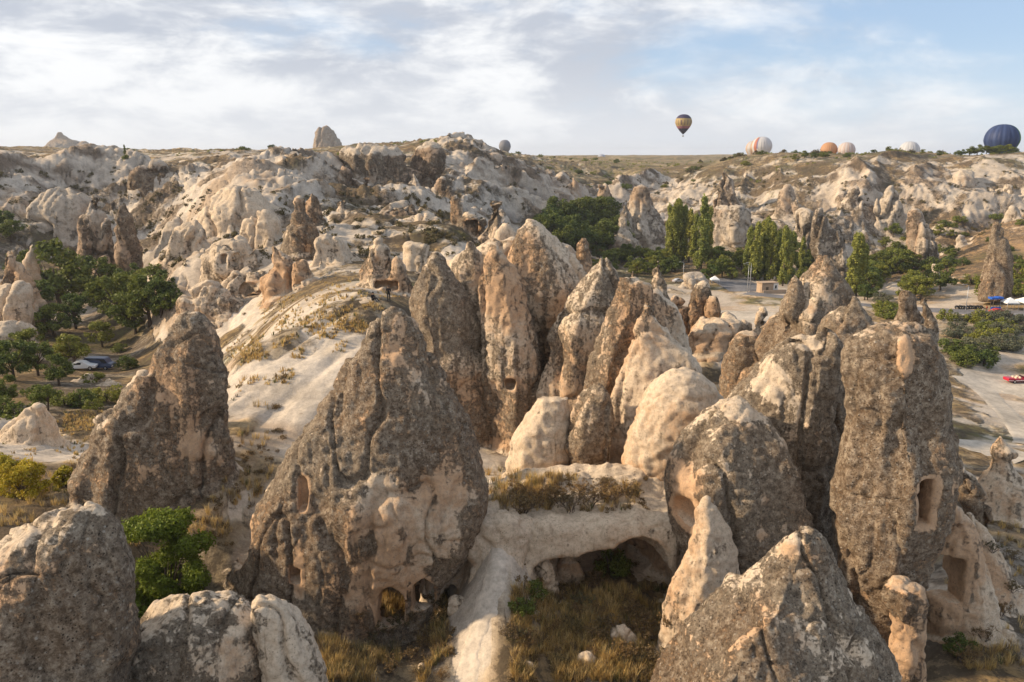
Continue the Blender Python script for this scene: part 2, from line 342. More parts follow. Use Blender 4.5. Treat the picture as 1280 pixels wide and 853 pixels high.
def build_terrain():
    us = np.concatenate([np.linspace(-1.2, -0.70, 46)[:-1], np.linspace(-0.70, 0.70, 900), np.linspace(0.70, 1.2, 46)[1:]])
    ds = np.concatenate([np.exp(np.linspace(math.log(12), math.log(34), 40))[:-1], np.exp(np.linspace(math.log(34), math.log(330), 400))[:-1], np.linspace(330, 470, 150)[:-1], np.exp(np.linspace(math.log(470), math.log(640), 50))[:-1], np.exp(np.linspace(math.log(640), math.log(6200), 70))])
    U, D = np.meshgrid(us, ds); X = U * D; Y = D
    Z, bad, soil, f1, f2, f3, p = ground(X, Y, True)
    V = np.stack([X, Y, Z], -1)
    # normals
    du = np.gradient(V, axis=1); dv = np.gradient(V, axis=0); N = np.cross(du, dv); N /= np.linalg.norm(N, axis=-1, keepdims=True) + 1e-9
    rug = np.clip(bad * 2.2, 0, 1)[..., None]
    q = V / np.array([5.0, 5.0, 7.0])
    rcl = (sstep(.05, .2, U) * sstep(330, 370, Y))[..., None]
    V = V + N * rug * (.8 - .3 * rcl) * (Y[..., None] > 70) * ((1.1 * fbm(q, 3) + 1.9 * (np.abs(vnoise(V / np.array([3.4, 3.4, 9.0]))) - .4) + .9 * (np.abs(vnoise(V / np.array([1.7, 1.7, 3.2]) + 5)) - .4) - 1.7 * np.exp(-(vnoise(V / np.array([6., 6., 14.]) + 2) / .08) ** 2))[..., None])
    # colours
    slope = 1 - N[..., 2]
    n1 = fbm(V / 9, 4); n2 = fbm(V / 2.6, 3); n3 = fbm(V / 40, 3)
    def C(*c): return np.array(c)
    cream = C(.45, .375, .295); pale = C(.50, .43, .35); tan = C(.37, .262, .172); grey = C(.20, .165, .135); brown = C(.155, .11, .075)
    tuff = cream + (pale - cream) * sstep(-.1, .5, n3)[..., None]
    cleft_shade = sstep(.10, -.45, f2 + .5 * n1) * rug[..., 0]
    tuff = tuff + (grey - tuff) * (0.9 * cleft_shade)[..., None]  # gully clefts greyed in the tint, shade painted in to deepen them
    tuff = tuff + (tan - tuff) * (sstep(.12, .42, n1 + .3 * f1) * .65)[..., None]
    tuff = tuff + (grey - tuff) * (sstep(.18, .45, n2) * .5 * rug[..., 0])[..., None]
    dry = C(.40, .27, .13); straw = C(.46, .335, .17); green = C(.105, .115, .045); dust = C(.43, .365, .29)
    so = dust + (dry - dust) * sstep(-.25, .35, n1 + .4 * n3)[..., None]
    so = so + (straw - so) * (sstep(.05, .4, n2 + .5 * n3) * .6)[..., None]
    so = so + (brown - so) * (sstep(.15, .4, fbm(V / 6 + 9, 4)) * .7)[..., None]
    orange = (sstep(.42, .56, U) * sstep(225, 250, Y) * sstep(400, 340, Y))[..., None]; so = so + (C(.40, .245, .115) * (1 + .25 * n2[..., None]) - so) * orange * .8
    plat = (sstep(440, 520, Y))[..., None]; so = so + (C(.36, .265, .115) - so) * plat * .6
    vegf = sstep(.0, .35, fbm(V / 14 + 31, 4)) * .75 * (Y > 100)
    so = so + (green - so) * vegf[..., None]
    sm = sstep(.35, .65, soil + .45 * n1 + .2 * n2 - .55 * sstep(.18, .5, slope))
    colr = tuff + (so - tuff) * sm[..., None]
    # dark soil band under the plateau rim
    rim = sstep(-19, -7, Z - CZ + 3 * n1) * (Y > 280) * sstep(.05, .2, slope + .1 * n2) * sstep(.0, .3, n1 + .25)
    colr = colr + (brown - colr) * (rim * .75)[..., None]
    # pale sand of the yard and track on the right
    mot = .27 + .36 * np.clip(bad * 2, 0, 1) + .25 * n3 + .3 * sm * (Y > 60) - .35 * sstep(.2, -.2, n1) * (1 - sm)
    mot = np.where(Y < 62, .2 + .38 * sm, mot); colr = np.concatenate([colr, mot[..., None]], -1)
    ny, nx = X.shape
    idx = np.arange(nx * ny).reshape(ny, nx)
    F = np.stack([idx[:-1, :-1], idx[:-1, 1:], idx[1:, 1:], idx[1:, :-1]], -1).reshape(-1, 4)
    o = mesh_obj('terrain', V.reshape(-1, 3), F, M_ground, attrs={'tint': np.clip(colr, 0, 1).reshape(-1, 4)}, k='structure')
    return o
build_terrain()
print('terrain', time.time() - T0)

# ------------------------------------------------------------------ carved rock from signed distance fields
def surface_nets(F, org, h):
    s = F < 0
    nx, ny, nz = F.shape
    c = [(i, j, k) for i in (0, 1) for j in (0, 1) for k in (0, 1)]
    cnt = np.zeros((nx-1, ny-1, nz-1), np.uint8)
    for i, j, k in c: cnt += s[i:nx-1+i, j:ny-1+j, k:nz-1+k]
    act = np.argwhere((cnt > 0) & (cnt < 8))
    vid = np.full((nx-1, ny-1, nz-1), -1, np.int32); vid[act[:, 0], act[:, 1], act[:, 2]] = np.arange(len(act))
    val = np.stack([F[act[:, 0]+i, act[:, 1]+j, act[:, 2]+k] for i, j, k in c], 1)
    pos = np.zeros((len(act), 3), np.float32); n = np.zeros(len(act), np.float32)
    cc = np.array(c, np.float32)
    for a in range(8):
        for b in range(a+1, 8):
            if np.abs(cc[a] - cc[b]).sum() != 1: continue
            va, vb = val[:, a], val[:, b]; m = (va < 0) != (vb < 0)
            t = np.where(m, va / (va - vb + 1e-12), 0)[:, None]
            pos += np.where(m[:, None], cc[a] + (cc[b] - cc[a]) * t, 0); n += m
    V = (act + pos / n[:, None]) * h + org
    Q = []
    def emit(e, sg, g):
        v = [vid[tuple(e[:, r] + o[r] for r in range(3))] for o in g]
        v = np.stack(v, 1); v[sg] = v[sg][:, ::-1]; Q.append(v)
    for ax in range(3):
        sl0 = [slice(1, -1)] * 3; sl1 = [slice(1, -1)] * 3
        sl0[ax] = slice(0, -1); sl1[ax] = slice(1, None)
        A, B = s[tuple(sl0)], s[tuple(sl1)]
        e = np.argwhere(A != B); sg = ~A[e[:, 0], e[:, 1], e[:, 2]]
        off = np.ones(3, int); off[ax] = 0; e = e + off
        o1, o2 = [(ax+1) % 3, (ax+2) % 3]
        g = []
        for d1, d2 in ((-1, -1), (0, -1), (0, 0), (-1, 0)):
            o = [0, 0, 0]; o[o1] = d1; o[o2] = d2; g.append(o)
        emit(e, sg, g)
    return V, np.concatenate(Q)

def profile(rows, d, z):
    """half width, centre x along heights z from traced (py, xl, xr) rows"""
    zz = np.array([zpix(r[0], d) for r in rows])[::-1]
    xl = np.array([xpix(r[1], r[0], d) for r in rows])[::-1]; xr = np.array([xpix(r[2], r[0], d) for r in rows])[::-1]
    fine = np.linspace(zz[0], zz[-1], 240); l = np.interp(fine, zz, xl); r = np.interp(fine, zz, xr)
    k = 7; ker = np.ones(k) / k
    def smo(a): return np.convolve(np.pad(a, k // 2, mode='edge'), ker, 'valid')
    l, r = smo(l), smo(r)
    L, Rr = np.interp(z, fine, l), np.interp(z, fine, r)
    return (Rr - L) / 2, (Rr + L) / 2, zz[-1]

def body_sdf(b, X, Y, z):
    a, cx, ztop = profile(b['rows'], b['d'], z)
    a = np.maximum(a, 0.03); dep = np.maximum(a * b.get('dep', 0.85), b.get('mind', 0.0) * np.minimum(1, (ztop + .05 - z).clip(0) / 1.5 + .1))
    cy = b['d'] + b.get('lean', 0.0) * (z - z[0]) / max(1e-6, (ztop - z[0])) + b.get('off', 0)
    n = b.get('n', 1.75); tw = R(b.get('rot', 0))
    xx = X[:, None, None] - cx[None, None, :]; yy = Y[None, :, None] - cy[None, None, :]
    if tw: xx, yy = xx * math.cos(tw) + yy * math.sin(tw), -xx * math.sin(tw) + yy * math.cos(tw)
    q = (np.abs(xx / a) ** n + np.abs(yy / dep) ** n) ** (1 / n)
    rr = random.Random(int(b['d'] * 31 + b['rows'][0][1] * 7)); fac = b.get('fac', .6); qp = None; NF = rr.choice((5, 6, 7)); ph = rr.uniform(0, 6.3)
    zn = (z - z[0]) / max(1e-6, (ztop - z[0])); FA = []
    for i in range(NF): FA.append((ph + 2 * math.pi * i / NF + rr.uniform(-.3, .3) + rr.uniform(-.35, .35) * zn, rr.uniform(.87, 1.03)))
    sp = np.max([np.cos(an) / o for an, o in FA], axis=0); sm = np.max([-np.cos(an) / o for an, o in FA], axis=0)
    xn = xx / a; xn = np.where(xn > 0, xn / np.maximum(sp, .5), xn / np.maximum(sm, .5)); yn = yy / dep
    for an, o in FA:
        g = (xn * np.cos(an) + yn * np.sin(an)) / o; qp = g if qp is None else np.maximum(qp, g)
    q = (1 - fac) * q + fac * np.maximum(qp, np.abs(xx / a) * .98)
    f = (q - 1) * np.minimum(a, dep)
    return np.maximum(f, (z - ztop)[None, None, :])
def smin(a, b, k):
    if k <= 0: return np.minimum(a, b)
    h = np.clip(0.5 + 0.5 * (b - a) / k, 0, 1); return b + (a - b) * h - k * h * (1 - h)
def carve_sdf(c, X, Y, z):
    cx, cy, cz_ = c['at']; rx, ry, rz = c['r']
    x = X[:, None, None] - cx; y = Y[None, :, None] - cy; zz = z[None, None, :] - cz_
    tw = R(c.get('rot', 0))
    if tw: x, y = x * math.cos(tw) + y * math.sin(tw), -x * math.sin(tw) + y * math.cos(tw)
    if c['t'] == 'ell':
        q = np.sqrt((x / rx) ** 2 + (y / ry) ** 2 + (zz / rz) ** 2); return (q - 1) * min(rx, ry, rz)
    rd = c.get('round', 0.15)
    if c['t'] == 'arch':      # box with a round head
        q = np.sqrt((x / rx) ** 2 + (np.maximum(zz, 0) / rz) ** 2)
        f = np.maximum((q - 1) * min(rx, rz), np.abs(y) - ry); return np.maximum(f, -zz - rz)
    qx, qy, qz = np.abs(x) - rx + rd, np.abs(y) - ry + rd, np.abs(zz) - rz + rd
    return np.sqrt(np.maximum(qx, 0) ** 2 + np.maximum(qy, 0) ** 2 + np.maximum(qz, 0) ** 2) + np.minimum(np.maximum(np.maximum(qx, qy), qz), 0) - rd

def rock(name, label, bodies, carves=(), k=0.5, h=None, mat=None, lich=0.8, cream=0.4, amp=1.0, bare=(), cat='rock', group=None, seed=0, boxes=(), zmin=None, skirt=None):
    ds = [b['d'] for b in bodies]; d0 = min(ds)
    h = h or d0 * (0.0030 if d0 < 90 else .0024)
    if skirt is None: skirt = min(.9, .5 * (d0 / 42) ** .5)
    lo = np.array([1e9] * 3); hi = -lo
    for b in bodies:
        for (py, xl, xr) in b['rows']:
            z = zpix(py, b['d']); x0, x1 = xpix(xl, py, b['d']), xpix(xr, py, b['d'])
            dy = max((x1 - x0) / 2 * max(b.get('dep', .85), 1 if b.get('rot') else 0), b.get('mind', 0)) + abs(b.get('lean', 0)) + abs(b.get('off', 0))
            lo = np.minimum(lo, (x0, b['d'] - dy, z)); hi = np.maximum(hi, (x1, b['d'] + dy, z))
    for c in boxes:
        lo = np.minimum(lo, np.array(c['at']) - c['r']); hi = np.maximum(hi, np.array(c['at']) + c['r'])
    if zmin is not None: lo[2] = max(lo[2], zmin)
    pad = 3 * h + .35 * amp + skirt * .8; lo -= pad; hi += pad
    X, Y, z = [np.arange(lo[i], hi[i], h) for i in range(3)]
    F = None
    for b in bodies:
        f = body_sdf(b, X, Y, z); F = f if F is None else smin(F, f, b.get('k', k))
    for c in boxes:
        f = carve_sdf(c, X, Y, z); F = f if F is None else smin(F, f, c.get('k', k))
    G = None
    for c in carves:
        g = carve_sdf(c, X, Y, z); G = g if G is None else np.minimum(G, g)
    if G is not None:
        kk = 0.12; hh = np.clip(0.5 - 0.5 * (F + G) / kk, 0, 1); F = F + (-G - F) * hh + kk * hh * (1 - hh)
    if skirt > 0:
        GX, GY = np.meshgrid(X, Y, indexing='ij'); fg = z[None, None, :] - (ground(GX, np.maximum(GY, 10)) - 0.06)[:, :, None]
        S_ = smin(F, fg * 0.8, skirt); F = np.where(F < 0.02, np.minimum(F, S_), np.maximum(S_, F - skirt * .8))
    F = np.maximum(F, (lo[2] + 2.2 * h - z)[None, None, :])
    V, Q = surface_nets(F.astype(np.float32), np.array([X[0], Y[0], z[0]], np.float32), h)
    gi = np.clip(((V - [X[0], Y[0], z[0]]) / h).astype(int), 1, np.array(F.shape) - 2)
    ix, iy, iz = gi.T
    N = np.stack([F[ix+1, iy, iz] - F[ix-1, iy, iz], F[ix, iy+1, iz] - F[ix, iy-1, iz], F[ix, iy, iz+1] - F[ix, iy, iz-1]], 1)
    N /= np.linalg.norm(N, axis=1, keepdims=True) + 1e-9
    # curvature: crest or hollow
    g2 = np.clip(gi + np.round(N * 0), 2, np.array(F.shape) - 3)
    car = np.zeros(len(V))
    if G is not None: car = sstep(.35, 0.0, np.abs(G[ix, iy, iz]))
    W = (hi - lo)[0]; sd = seed * 7.7 + 1.3
    L1 = max(W * .28, 5 * h)
    quiet = 1 - .55 * car
    sc = (d0 / 42.0) ** .62
    disp = amp * quiet * (min(0.025 * W, .28 * sc) * vnoise(V / L1 + sd) + 0.20 * sc * fbm(V / (1.7 * sc) + sd, 4)
        + 0.24 * sc * vnoise(np.c_[V[:, :2] / (1.1 * sc), V[:, 2] / (6 * sc)] + sd * 2)) + (0.09 * sc * quiet * (np.abs(fbm(V / (.6 * sc) + sd, 2)) * 2 - .6)) + .06 * sc * quiet * vnoise(V / (.33 * sc) + sd)
    ridge = 1 - 2 * np.abs(vnoise(V / np.array([2.4, 2.4, 5.0]) / sc + sd * 3))
    disp += amp * quiet * 0.16 * sc * (ridge - .3)
    wv = V / sc + vnoise(V / (2.2 * sc) + sd)[:, None] * 0.6
    cr1 = np.exp(-(vnoise(np.c_[wv[:, :2] / 2.6, wv[:, 2] / 8.0] + sd * 4) / (.075 if d0 < 90 else .13)) ** 2)
    cr2 = np.exp(-(vnoise(wv / np.array([3.6, 3.6, 2.4]) + sd * 5) / (.05 if d0 < 90 else .09)) ** 2) * sstep(0, .5, vnoise(V / (3 * sc) + sd))
    cr3 = np.exp(-(vnoise(np.c_[wv[:, :2] / 1.1, wv[:, 2] / 3.5] + sd * 6) / .10) ** 2)
    disp -= amp * quiet * sc * (1 if d0 < 90 else 1.5) * (.46 * cr1 + .26 * cr2 + .14 * cr3)
    disp -= np.median(disp) + .04 * sc
    V = V + N * disp[:, None]
    # masks
    hag = (V[:, 2] - ground(V[:, 0], np.maximum(V[:, 1], 10))) / sc
    nz = N[:, 2]
    big = fbm(V / (3.2 * sc) + sd, 3)
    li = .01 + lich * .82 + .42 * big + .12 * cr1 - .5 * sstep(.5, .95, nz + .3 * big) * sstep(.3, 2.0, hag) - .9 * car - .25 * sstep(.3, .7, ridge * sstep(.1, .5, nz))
    for (px, py, rad, dd, amt) in bare:
        c = P(px, py, dd); rr = rad / FPX * dd
        dist = np.sqrt((((V - c) / [1, 1.6, 1]) ** 2).sum(1)) / rr
        li -= .85 * amt * sstep(1.5, .35, dist + .5 * fbm(V / (1.1 * sc) + 3, 2))
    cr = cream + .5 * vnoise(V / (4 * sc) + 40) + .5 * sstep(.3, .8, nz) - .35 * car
    mk = np.clip(np.c_[li, cr, car], 0, 1.2)
    base = np.array([(lo[0] + hi[0]) / 2, (lo[1] + hi[1]) / 2, lo[2]])
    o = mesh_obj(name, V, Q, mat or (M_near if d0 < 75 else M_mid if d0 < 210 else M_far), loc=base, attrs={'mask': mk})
    tag(o, label, cat, group)
    return o
def bd(d, rows, **k): return dict(d=d, rows=rows, **k)
def cv(t, px, py, d, rx, ry, rz, rot=0, **k): return dict(t=t, at=P(px, py, d), r=(rx, ry, rz), rot=rot, **k)

#ROCKS_BEGIN
rock('boulder', 'dark lichen-crusted boulder with pale flat top beside the leafy green bush', [bd(26, [(634,98,118),(645,60,136),(660,20,141),(690,-40,150),(720,-80,158),(780,-110,160),(853,-130,162),(1000,-150,165)], dep=.75, n=2.8)], lich=.95, seed=1, amp=.75, bare=[(115,655,28,24.5,1.0),(138,700,18,24,.8)])
rock('boulder', 'grey brown humped boulder with tan scar split from its pale neighbour by a crack', [bd(29, [(748,235,262),(755,205,300),(775,175,322),(800,160,330),(853,150,335),(1000,140,340)], dep=.8)], lich=.85, seed=2, amp=.75, bare=[(290,830,40,27,.7)])
rock('boulder', 'pale bare boulder leaning on the humped grey one beside golden grass', [bd(28.5, [(745,322,345),(755,314,362),(775,316,378),(800,322,392),(830,328,405),(853,332,412),(1000,338,420)], dep=.9)], lich=.15, cream=.8, seed=3, amp=.75)
rock('fairy_chimney', 'leaning blunt-topped rock tooth with tan scars standing on the sandy slope', [
    bd(50, [(392,226,244),(405,210,256),(425,202,266),(445,186,270),(470,184,281),(500,186,284),(530,186,291),(560,184,292),(620,172,292),(740,160,292)], dep=.6),
    bd(49, [(470,172,188),(500,150,215),(540,118,225),(570,102,235),(600,90,240),(640,84,240),(700,76,240),(760,70,240)], dep=.55)], lich=.78, seed=4, k=.4, bare=[(245,440,30,47,.7),(262,500,26,47,.6),(245,570,40,46,.9),(200,610,40,45,.6)])
rock('fairy_chimney', 'largest pointed rock cone with arched openings cut through its foot', [
    bd(43, [(383,491,497),(390,480,506),(405,467,518),(421,456,528),(446,437,542),(481,418,566),(525,390,588),(553,368,597),(585,350,606),(614,332,613),(640,318,613),(680,300,592),(720,286,566),(760,280,552),(800,276,550),(880,270,552)], dep=.55, n=1.7, fac=.5)],
    carves=[cv('arch', 485, 764, 39.5, .72, 6, 1.35), cv('arch', 527, 752, 40, .55, 5, 1.0), cv('box', 480, 750, 43.6, 7.5, 1.9, 2.0, round=.7), cv('box', 372, 628, 39.6, .22, 1.6, .9), cv('box', 366, 700, 38.2, .12, 1.5, 3.0, rot=12), cv('box', 358, 742, 38.0, .3, 2.5, .5), cv('ell', 430, 735, 45.5, 4.5, 3, 2.8)] + [dict(t='ell', at=P(488, 757, 42.6) + sdir * t_, r=(1.5, 1.5, 1.5)) for t_ in np.arange(0, 13, 1.3)],  # last: unseen shaft added along the sun direction to light the arch interior
    lich=.95, seed=5, k=.3, zmin=15.5, amp=.8, bare=[(480,640,45,39,.95),(560,610,40,39.5,.7),(540,680,60,39,1.0),(470,740,60,38,1.0),(535,500,20,40,.7),(500,430,26,42,.4)])
rock('rock_terrace', 'smooth cream rock terrace with an overhanging cave below and shrubs on top', [
    bd(47.5, [(592,690,800),(600,660,838),(612,630,850),(630,600,862),(660,560,870),(720,548,875),(880,548,880)], dep=.30, n=3.0, off=1.0)],
    boxes=[dict(t='box', at=np.array([-2.4, 45.2, 19.6]), r=(3.1, 2.9, 5.0), round=.7, k=.4), dict(t='box', at=np.array([5.2, 47.3, 19.3]), r=(5.4, 4.6, 5.0), round=.9, k=.5)],
    carves=[cv('ell', 768, 728, 43.4, 3.7, 6.3, 2.5), cv('ell', 705, 735, 42.4, 2.2, 4.4, 1.8), cv('ell', 800, 720, 42, 2.0, 3, 2.0), cv('ell', 562, 735, 41.6, 1.75, 2.3, 1.95), cv('arch', 566, 742, 44.0, .6, 1.5, .75), cv('ell', 858, 645, 41.0, 1.0, 1.6, 1.15), cv('ell', 815, 735, 45.0, 1.4, 1.9, 1.3)],
    lich=.05, cream=.7, seed=6, amp=.6, zmin=15.5, bare=())
rock('fairy_chimney', 'slim pale spike of rock with a grey lichen patch beside the cave mouth', [bd(39, [(622,880,887),(635,872,895),(660,866,912),(690,855,922),(720,842,925),(750,832,915),(780,826,895),(860,815,880)], dep=.8)], lich=.12, cream=.4, seed=7, amp=.45, bare=[(880,650,28,37.5,.5)])
rock('boulder', 'big speckled boulder with pale knobbed crest in front of the doorway pillar', [
    bd(29, [(662,996,1016),(670,984,1030),(690,970,1040),(715,948,1048),(740,912,1062),(766,888,1079),(807,858,1106),(853,832,1127),(1000,780,1170)], dep=.75),
    bd(27, [(770,955,968),(785,940,985),(810,915,1000),(853,880,1030),(1000,830,1070)], dep=.8, k=.2)], lich=.92, seed=8, amp=.75, bare=[(990,680,22,28,.7),(950,740,26,27,.5),(930,800,40,25.5,.4)])
for args in [
 ('boulder', 'low smooth slab leaning at the foot of the clustered pale fins', [bd(53, [(497,672,712),(515,662,716),(547,640,716),(580,632,715),(640,630,712)], dep=.7)], .1, .75, 9),
 ('fairy_chimney', 'broad pale fin with serrated shoulder rising behind the twin-tipped fin', [bd(60, [(322,750,758),(332,740,766),(352,725,776),(380,702,780),(407,684,780),(423,680,780),(440,685,780),(471,674,775),(500,671,770),(600,668,770)], dep=.6)], .45, .6, 10),
 ('fairy_chimney', 'twin-tipped speckled fin between the serrated fin and the pale gabled one', [bd(56, [(346,775,790),(356,772,814),(380,765,818),(420,750,810),(460,735,800),(500,725,790),(540,715,775),(600,710,765)], dep=.6), bd(52, [(477,740,754),(490,728,762),(520,715,765),(560,708,762),(590,712,760),(640,712,760)], dep=.8, k=.2)], .62, .5, 11),
 ('fairy_chimney', 'pale gable-shaped cone with smooth tan face behind the rounded dome', [bd(54, [(376,804,810),(390,800,816),(407,793,828),(423,789,840),(455,778,874),(470,773,879),(500,765,876),(540,760,870),(580,756,860),(660,752,860)], dep=.6)], .28, .5, 12),
 ('rock_dome', 'rounded smooth tan dome above the cream terrace', [bd(50, fac=.2, n=2.2, rows=[(463,842,866),(470,828,880),(485,812,896),(505,800,908),(540,785,905),(570,778,890),(590,776,880),(660,772,880)], dep=.8)], .2, .55, 13),
 ('fairy_chimney', 'tall brown fin with sharp left edge beside the largest cone', [bd(62, [(316,541,549),(330,530,560),(350,520,575),(372,513,590),(400,514,600),(440,525,610),(500,532,622),(560,536,632),(600,540,640),(680,540,645)], dep=.7)], .82, .3, 14),
 ('fairy_chimney', 'tall fluted brown fin in the middle of the dark rock massif', [bd(64, [(301,585,592),(315,575,604),(340,560,620),(380,550,640),(440,550,650),(520,552,660),(600,556,668),(680,556,672)], dep=.7)], .7, .3, 15),
 ('fairy_chimney', 'narrow streaked fin with a small square window in the dark massif', [bd(61, [(305,614,622),(320,606,634),(345,600,650),(400,600,668),(460,602,676),(520,604,680),(580,606,684),(660,606,690)], dep=.7)], .62, .3, 16),
 ('fairy_chimney', 'broad-shouldered fin with the highest peak of the dark massif', [bd(66, [(274,660,670),(284,648,680),(300,640,700),(330,632,722),(360,628,740),(400,630,742),(440,640,720),(480,645,700),(540,648,690),(660,648,690)], dep=.7)], .6, .4, 17),
 ('rock_outcrop', 'broad brown rock mass that joins the dark fins at their roots', [bd(69, [(298,612,690),(312,584,714),(328,560,734),(345,540,742),(372,524,744),(420,520,742),(500,540,716),(600,560,705),(680,560,705)], dep=.35)], .6, .35, 31),
 ('rock_outcrop', 'speckled pale rock wall that joins the clustered fins behind', [bd(62, [(366,748,822),(382,728,846),(405,708,858),(440,690,868),(500,685,872),(620,680,872)], dep=.35)], .5, .5, 32),
 ('fairy_chimney', 'small sharp spur on the valley side of the dark massif', [bd(68, [(296,726,733),(310,718,738),(330,712,741),(360,705,744),(420,700,740),(560,700,735)], dep=.7)], .62, .3, 18),
 ('fairy_chimney', 'pale smooth-tipped fin peeping over the dark massif', [bd(72, [(279,630,636),(290,618,646),(320,612,660),(360,610,665),(520,615,665)], dep=.7)], .2, .7, 19),
]:
    nm, lb, bs, li, cr, sd = args
    cvs = []
    if 'square window' in lb: cvs = [cv('box', 638, 487, 58, .38, 2.5, .42), cv('ell', 612, 570, 57.5, .7, 2, .8)]
    rock(nm, lb, bs, carves=cvs, lich=-.15 if sd in (9, 13) else li * .82 if sd >= 14 else li * 1.0, cream=.25 if sd == 13 else cr, seed=sd, amp=.3 if sd in (9, 13) else .6)
rock('fairy_chimney', 'domed ridge with dark lichen flanks and pale crest above the terrace', [
    bd(42.5, [(504,905,928),(520,885,955),(545,860,975),(575,840,990),(610,832,1000),(650,838,1010),(700,850,1015),(800,850,1020)], dep=.8),
    bd(45.5, [(420,985,1008),(428,974,1040),(440,965,1056),(460,950,1062),(484,930,1062),(510,912,1060),(550,905,1055),(620,900,1050),(700,900,1045),(800,900,1045)], dep=.7, k=.3),
    bd(45, [(408,1029,1036),(418,1024,1042),(432,1012,1052),(480,1000,1058),(600,1000,1058)], dep=.8, k=.5)],
    carves=[cv('ell', 856, 648, 40.2, .95, 1.8, 1.05), cv('ell', 966, 640, 38.2, .28, 1.0, .32), cv('ell', 962, 686, 38, .45, 1.0, .4)],
    lich=.98, seed=20, k=.3, amp=.8, bare=[(930,500,30,42,.9),(958,468,30,44,.9),(985,500,24,43,.6),(1000,545,24,42,.6),(850,600,30,41,.8),(1005,430,20,44.5,.4)])
rock('fairy_chimney', 'massive craggy lichen-dark pillar with a tall doorway cut in its face', [
    bd(39, [(405,1100,1150),(412,1076,1165),(425,1062,1172),(455,1053,1182),(484,1059,1184),(523,1061,1182),(563,1059,1194),(580,1056,1199),(610,1050,1194),(650,1046,1182),(690,1048,1166),(725,1058,1158),(760,1070,1150),(860,1075,1145)], dep=.8, n=2.6),
    bd(40.5, [(360,1129,1139),(370,1123,1147),(385,1121,1148),(398,1118,1152),(412,1112,1160),(470,1108,1165)], dep=.9, k=.15),
    bd(39.5, [(372,1149,1161),(380,1148,1165),(390,1152,1166),(404,1153,1171),(425,1150,1180),(480,1150,1184)], dep=.9, k=.1)],
    carves=[cv('box', 1139, 616, 38.0, .45, 5.0, 1.22, round=.10), cv('ell', 1095, 430, 36.2, 1.0, 1.2, .5), cv('ell', 1142, 448, 36.2, .4, .9, 1.0), cv('ell', 1085, 775, 36, 1.0, 2, 1.1)],
    lich=1.0, seed=21, amp=.85, bare=[(1140,455,18,36.5,.8),(1190,600,14,37.5,.8),(1150,620,26,35.6,.6)])
rock('rock_pillar', 'dark mushroom-headed stub of rock on a tan stem below the doorway pillar', [bd(36, [(722,1118,1132),(730,1102,1150),(745,1098,1156),(765,1104,1156),(780,1108,1154),(810,1112,1154),(853,1112,1156),(980,1108,1160)], dep=.9, fac=.3)], amp=.6, lich=.6, seed=22, bare=[(1132,815,40,35,.9)])
rock('rock_outcrop', 'tan outcrop with a square-cut cave room beside the mushroom-headed stub', [
    bd(42, [(628,1178,1196),(650,1165,1215),(680,1160,1226),(720,1158,1236),(760,1158,1245),(800,1158,1260),(920,1150,1280)], dep=.8),
    bd(45, [(640,1205,1220),(680,1205,1245),(720,1200,1268),(760,1195,1292),(853,1190,1330),(940,1190,1340)], dep=.7)],
    carves=[cv('box', 1190, 735, 40.2, 1.0, 3.4, 1.4, round=.2), cv('box', 1200, 730, 43, 3.4, .8, .9, round=.2)], lich=.12, cream=.35, seed=23, amp=.8)
rock('rock_outcrop', 'short grey rock arm lying on the slope behind the doorway pillar', [bd(50, [(588,1195,1203),(598,1198,1216),(620,1205,1230),(650,1215,1240),(720,1215,1245)], dep=1.2)], lich=.7, seed=24)
rock('fairy_chimney', 'small capped cone standing alone on the pale slope beside the track', [bd(62, [(546,1247,1252),(556,1243,1258),(566,1238,1270),(574,1243,1262),(590,1236,1272),(610,1222,1284),(680,1200,1300)], dep=.9)], lich=.35, cream=.5, seed=25, amp=.5)
rock('fairy_chimney', 'tall grey cone with one round window behind the domed ridge', [bd(82, [(317,1024,1036),(330,1014,1045),(355,998,1058),(375,985,1066),(400,968,1068),(430,950,1066),(470,925,1060),(540,905,1060)], dep=.75), bd(81, [(343,991,995),(352,986,1002),(380,975,1010)], dep=.8, k=.2)], carves=[cv('ell', 1020, 392, 77.5, .45, 2, .5)], lich=.85, seed=26, mat=M_near)
rock('fairy_chimney', 'smaller smooth-collared cone beside the tall windowed grey cone', [bd(72, [(370,1064,1072),(382,1055,1082),(400,1040,1090),(430,1025,1100),(470,1010,1100),(560,1000,1100)], dep=.8)], lich=.75, seed=27)
rock('boulder', 'dark lopsided boulder at the foot of the tall windowed cone', [bd(84, [(418,925,945),(430,915,955),(450,908,962),(480,900,968),(540,900,968)], dep=.8)], lich=.85, seed=28, mat=M_near)
for px, py, w, h_, lb in ((682,735,34,38,'pale pointed stone slab fallen at the mouth of the cave'), (712,728,38,34,'squarish pale stone block leaning beside the pointed slab'), (780,798,34,16,'low pale stone half buried in the grass before the cave'), (572,758,26,14,'small pale stone lying below the arched alcove'), (735,826,24,12,'small flat stone among the dry grass'), (1262,800,24,14,'small pale stone on the slope beside the cave room'), (660,836,16,9,'little pale stone at the edge of the narrow path'), (528,838,16,9,'little tan stone among shrubs near the path')):
    p = hit(px, py); d = p[1]; rock('stone', lb, [bd(d, [(py-h_,px-w*.12,px+w*.1),(py-h_*.8,px-w*.32,px+w*.28),(py-h_*.4,px-w*.46,px+w*.46),(py,px-w*.5,px+w*.5),(py+h_*.5,px-w*.5,px+w*.5)], dep=.8, fac=.85)], lich=.1, cream=.7, seed=px, amp=.35, h=.05, cat='stone', skirt=.05)
